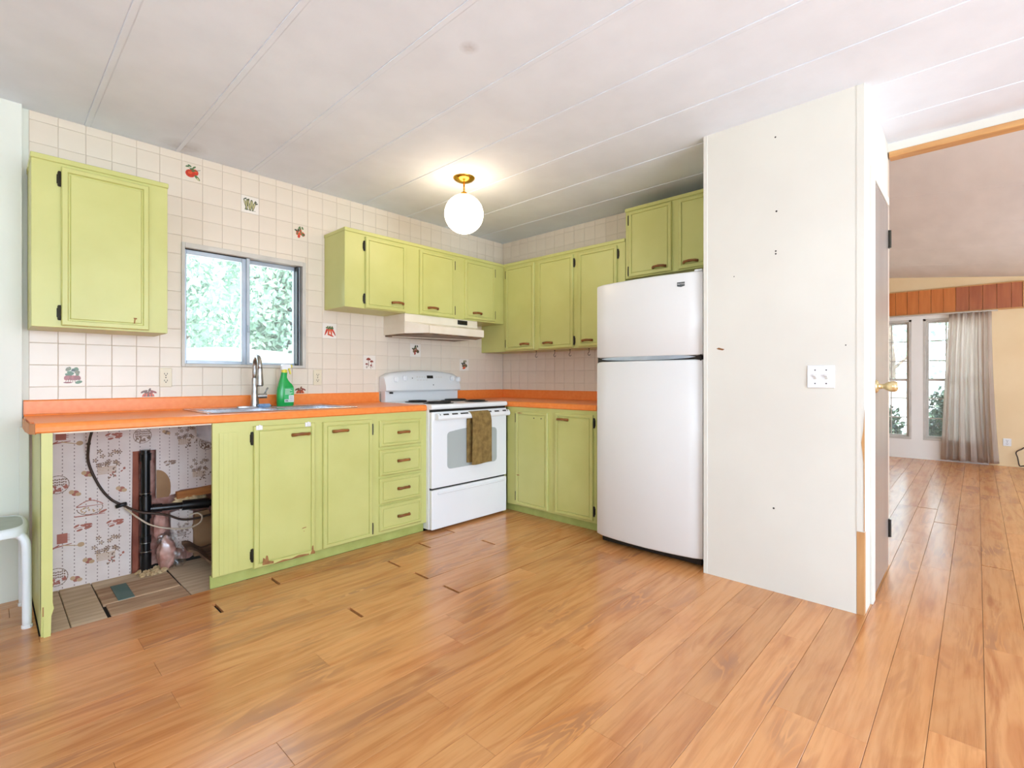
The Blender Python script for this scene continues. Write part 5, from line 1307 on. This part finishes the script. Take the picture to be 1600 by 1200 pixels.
# ================================================================== OUTSIDE
bm = NB(); box(bm, -40, 50, -40, 50, -.75, -.65); struct(obj('ground', bm, 'ground'))
def leaves(name, parent, m, centre, rad, n, size, seed):
    rg = np.random.default_rng(seed)
    d = rg.normal(size=(n, 3)); d /= np.linalg.norm(d, axis=1)[:, None]
    rr = rg.uniform(.45, 1.0, n) ** .5
    clump = 1 + .25 * np.sin(d[:, 0] * 7 + seed) * np.sin(d[:, 2] * 6 + seed * 2)
    c = np.array(centre) + d * (rr * clump)[:, None] * np.array(rad)
    u = rg.normal(size=(n, 3)); u /= np.linalg.norm(u, axis=1)[:, None]
    w = np.cross(u, rg.normal(size=(n, 3))); w /= np.linalg.norm(w, axis=1)[:, None]
    s = size * rg.uniform(.6, 1.3, n)[:, None]
    V = np.stack([c - u * s, c + w * s * .45, c + u * s, c - w * s * .45], 1).reshape(-1, 3)
    V -= np.array(world_loc(parent))
    me = bpy.data.meshes.new(name); me.from_pydata(V.tolist(), [], np.arange(n * 4).reshape(-1, 4).tolist()); me.materials.append(M[m])
    o = bpy.data.objects.new(name, me); COL.objects.link(o); o.parent = parent; return o
def tree(x, y, h, rx, rz, m, label, seed, n=9000, size=.10, zb=-.65):
    c = thing('tree', (x, y, zb), label, 'tree', None)
    bm = NB(); tube(bm, [(x, y, zb), (x + .1, y, zb + h * .4), (x - .05, y + .1, zb + h * .8)], [.16, .12, .05], 10); obj('trunk', bm, 'bark', c, smooth=True)
    rg = random.Random(seed)
    bm = NB()
    for i in range(6):
        a = i * 1.05 + seed; z = zb + h * (.35 + .08 * i); tube(bm, [(x, y, z), (x + rx * .6 * math.cos(a), y + rx * .6 * math.sin(a), z + h * .12)], [.05, .02], 6)
    obj('branches', bm, 'bark', c)
    leaves('foliage', c, m, (x, y, zb + h * .62), (rx, rx, rz), n, size, seed); return c
def bush(x, y, rx, rz, m, label, seed, n=4200, size=.05, zb=-.65):
    c = thing('bush', (x, y, zb), label, 'bush')
    bm = NB()
    for i in range(7): a = i * .9; tube(bm, [(x, y, zb), (x + rx * .5 * math.cos(a), y + rx * .5 * math.sin(a), zb + rz)], [.025, .008], 6)
    obj('stems', bm, 'bark', c); leaves('foliage', c, m, (x, y, zb + rz), (rx, rx, rz), n, size, seed); return c
tree(-.55, 9.8, 6.5, 1.55, 2.7, 'leaf_mid', 'mid green tree outside, seen through the left kitchen window sash', 1, 7000)
tree(2.95, 12.4, 7.2, 1.60, 3.0, 'leaf_mid', 'green tree outside, seen through the right kitchen window sash', 3, 16000, .13)
tree(1.5, 18.5, 10.5, 1.9, 4.3, 'leaf_mid', 'tall green tree far outside between the two nearer trees', 4, 10000, .13)
tree(6.9, 18.9, 10.5, 1.9, 4.3, 'leaf_pale', 'tall pale tree far outside behind the right kitchen window sash', 5, 10000, .13)
# parked white car
cxx, cyy, cz = -1.75, 6.4, -.65
c = thing('parked_car', (cxx, cyy, cz), 'white parked car standing outside the kitchen window', 'car')
cxx = -.85
c.location = (cxx, cyy, cz)
prof = [(-2.2, .35), (-2.25, .75), (-2.1, .98), (-1.75, 1.05), (-1.2, 1.75), (-.9, 1.86), (.2, 1.92), (1.1, 1.88), (1.35, 1.80), (1.9, 1.20), (2.25, 1.08), (2.35, .7), (2.25, .35)]
bm = NB(); n = 7; secs = []
for i in range(n):
    t = 2 * i / (n - 1) - 1; k = 1 - .10 * abs(t) ** 4; secs.append([(cxx + p[0] * k, cyy + .9 * t * (1 - .12 * max(0, (p[1] - 1.0)) / .9), cz + .15 + (p[1] * 1.2 - .15) * (1 - .05 * t ** 4)) for p in prof])
loft(bm, secs); obj('car_body', bm, 'car_white', c, auto=35)
bm = NB(); prism(bm, [(cxx - 1.05, cz + 1.44), (cxx - .80, cz + 2.02), (cxx + .15, cz + 2.08), (cxx + .15, cz + 1.44)], 'y', cyy - .895, cyy - .80); obj('car_window', bm, 'car_glass', c)
bm = NB(); prism(bm, [(cxx + .25, cz + 1.44), (cxx + .25, cz + 2.08), (cxx + 1.05, cz + 2.02), (cxx + 1.45, cz + 1.44)], 'y', cyy - .895, cyy - .80); obj('car_window', bm, 'car_glass', c)
for x in (-1.35, 1.45):
    for y in (-.80, .80):
        bm = NB(); lathe(bm, [(0, -.1), (.24, -.1), (.33, -.08), (.34, 0), (.33, .08), (.24, .1), (0, .1)], (cxx + x, cyy + y, cz + .34), 'y', 24); obj('wheel', bm, 'tyre', c, auto=40)
# greenery beyond the living room windows
bush(XL + 1.1, -2.28, .40, .70, 'leaf_dark', 'dark green bush close outside the left living room window', 21)
bush(XL + 1.2, -3.30, .40, .80, 'leaf_dark', 'dark green bush outside the window half hidden by the curtain', 22)
bush(XL + 1.6, -4.4, .45, .60, 'leaf_dark', 'dark green bush behind the curtain at the living room end', 24)
tree(XL + 9.0, -1.7, 5.6, 2.2, 2.5, 'leaf_mid', 'pale tree beyond the bushes at the living room end', 31, 1500, .10)
tree(XL + 10.0, -7.0, 6.5, 2.1, 2.4, 'leaf_pale', 'thin crowned tree beyond the curtained living room window', 32, 700, .15)
c = thing('garden_shed', (XL + 6.0, -1.9, -.65), 'low white shed beyond the living room windows', 'shed')
bm = NB(); box(bm, XL + 5.4, XL + 6.8, -3.7, .2, -.65, .78); obj('shed_wall', bm, 'car_white', c)
bm = NB(); prism(bm, [(XL + 5.2, .76), (XL + 6.1, 1.02), (XL + 7.0, .76), (XL + 7.0, .81), (XL + 6.1, 1.07), (XL + 5.2, .81)], 'y', -3.85, .35); obj('shed_roof', bm, 'alu', c)
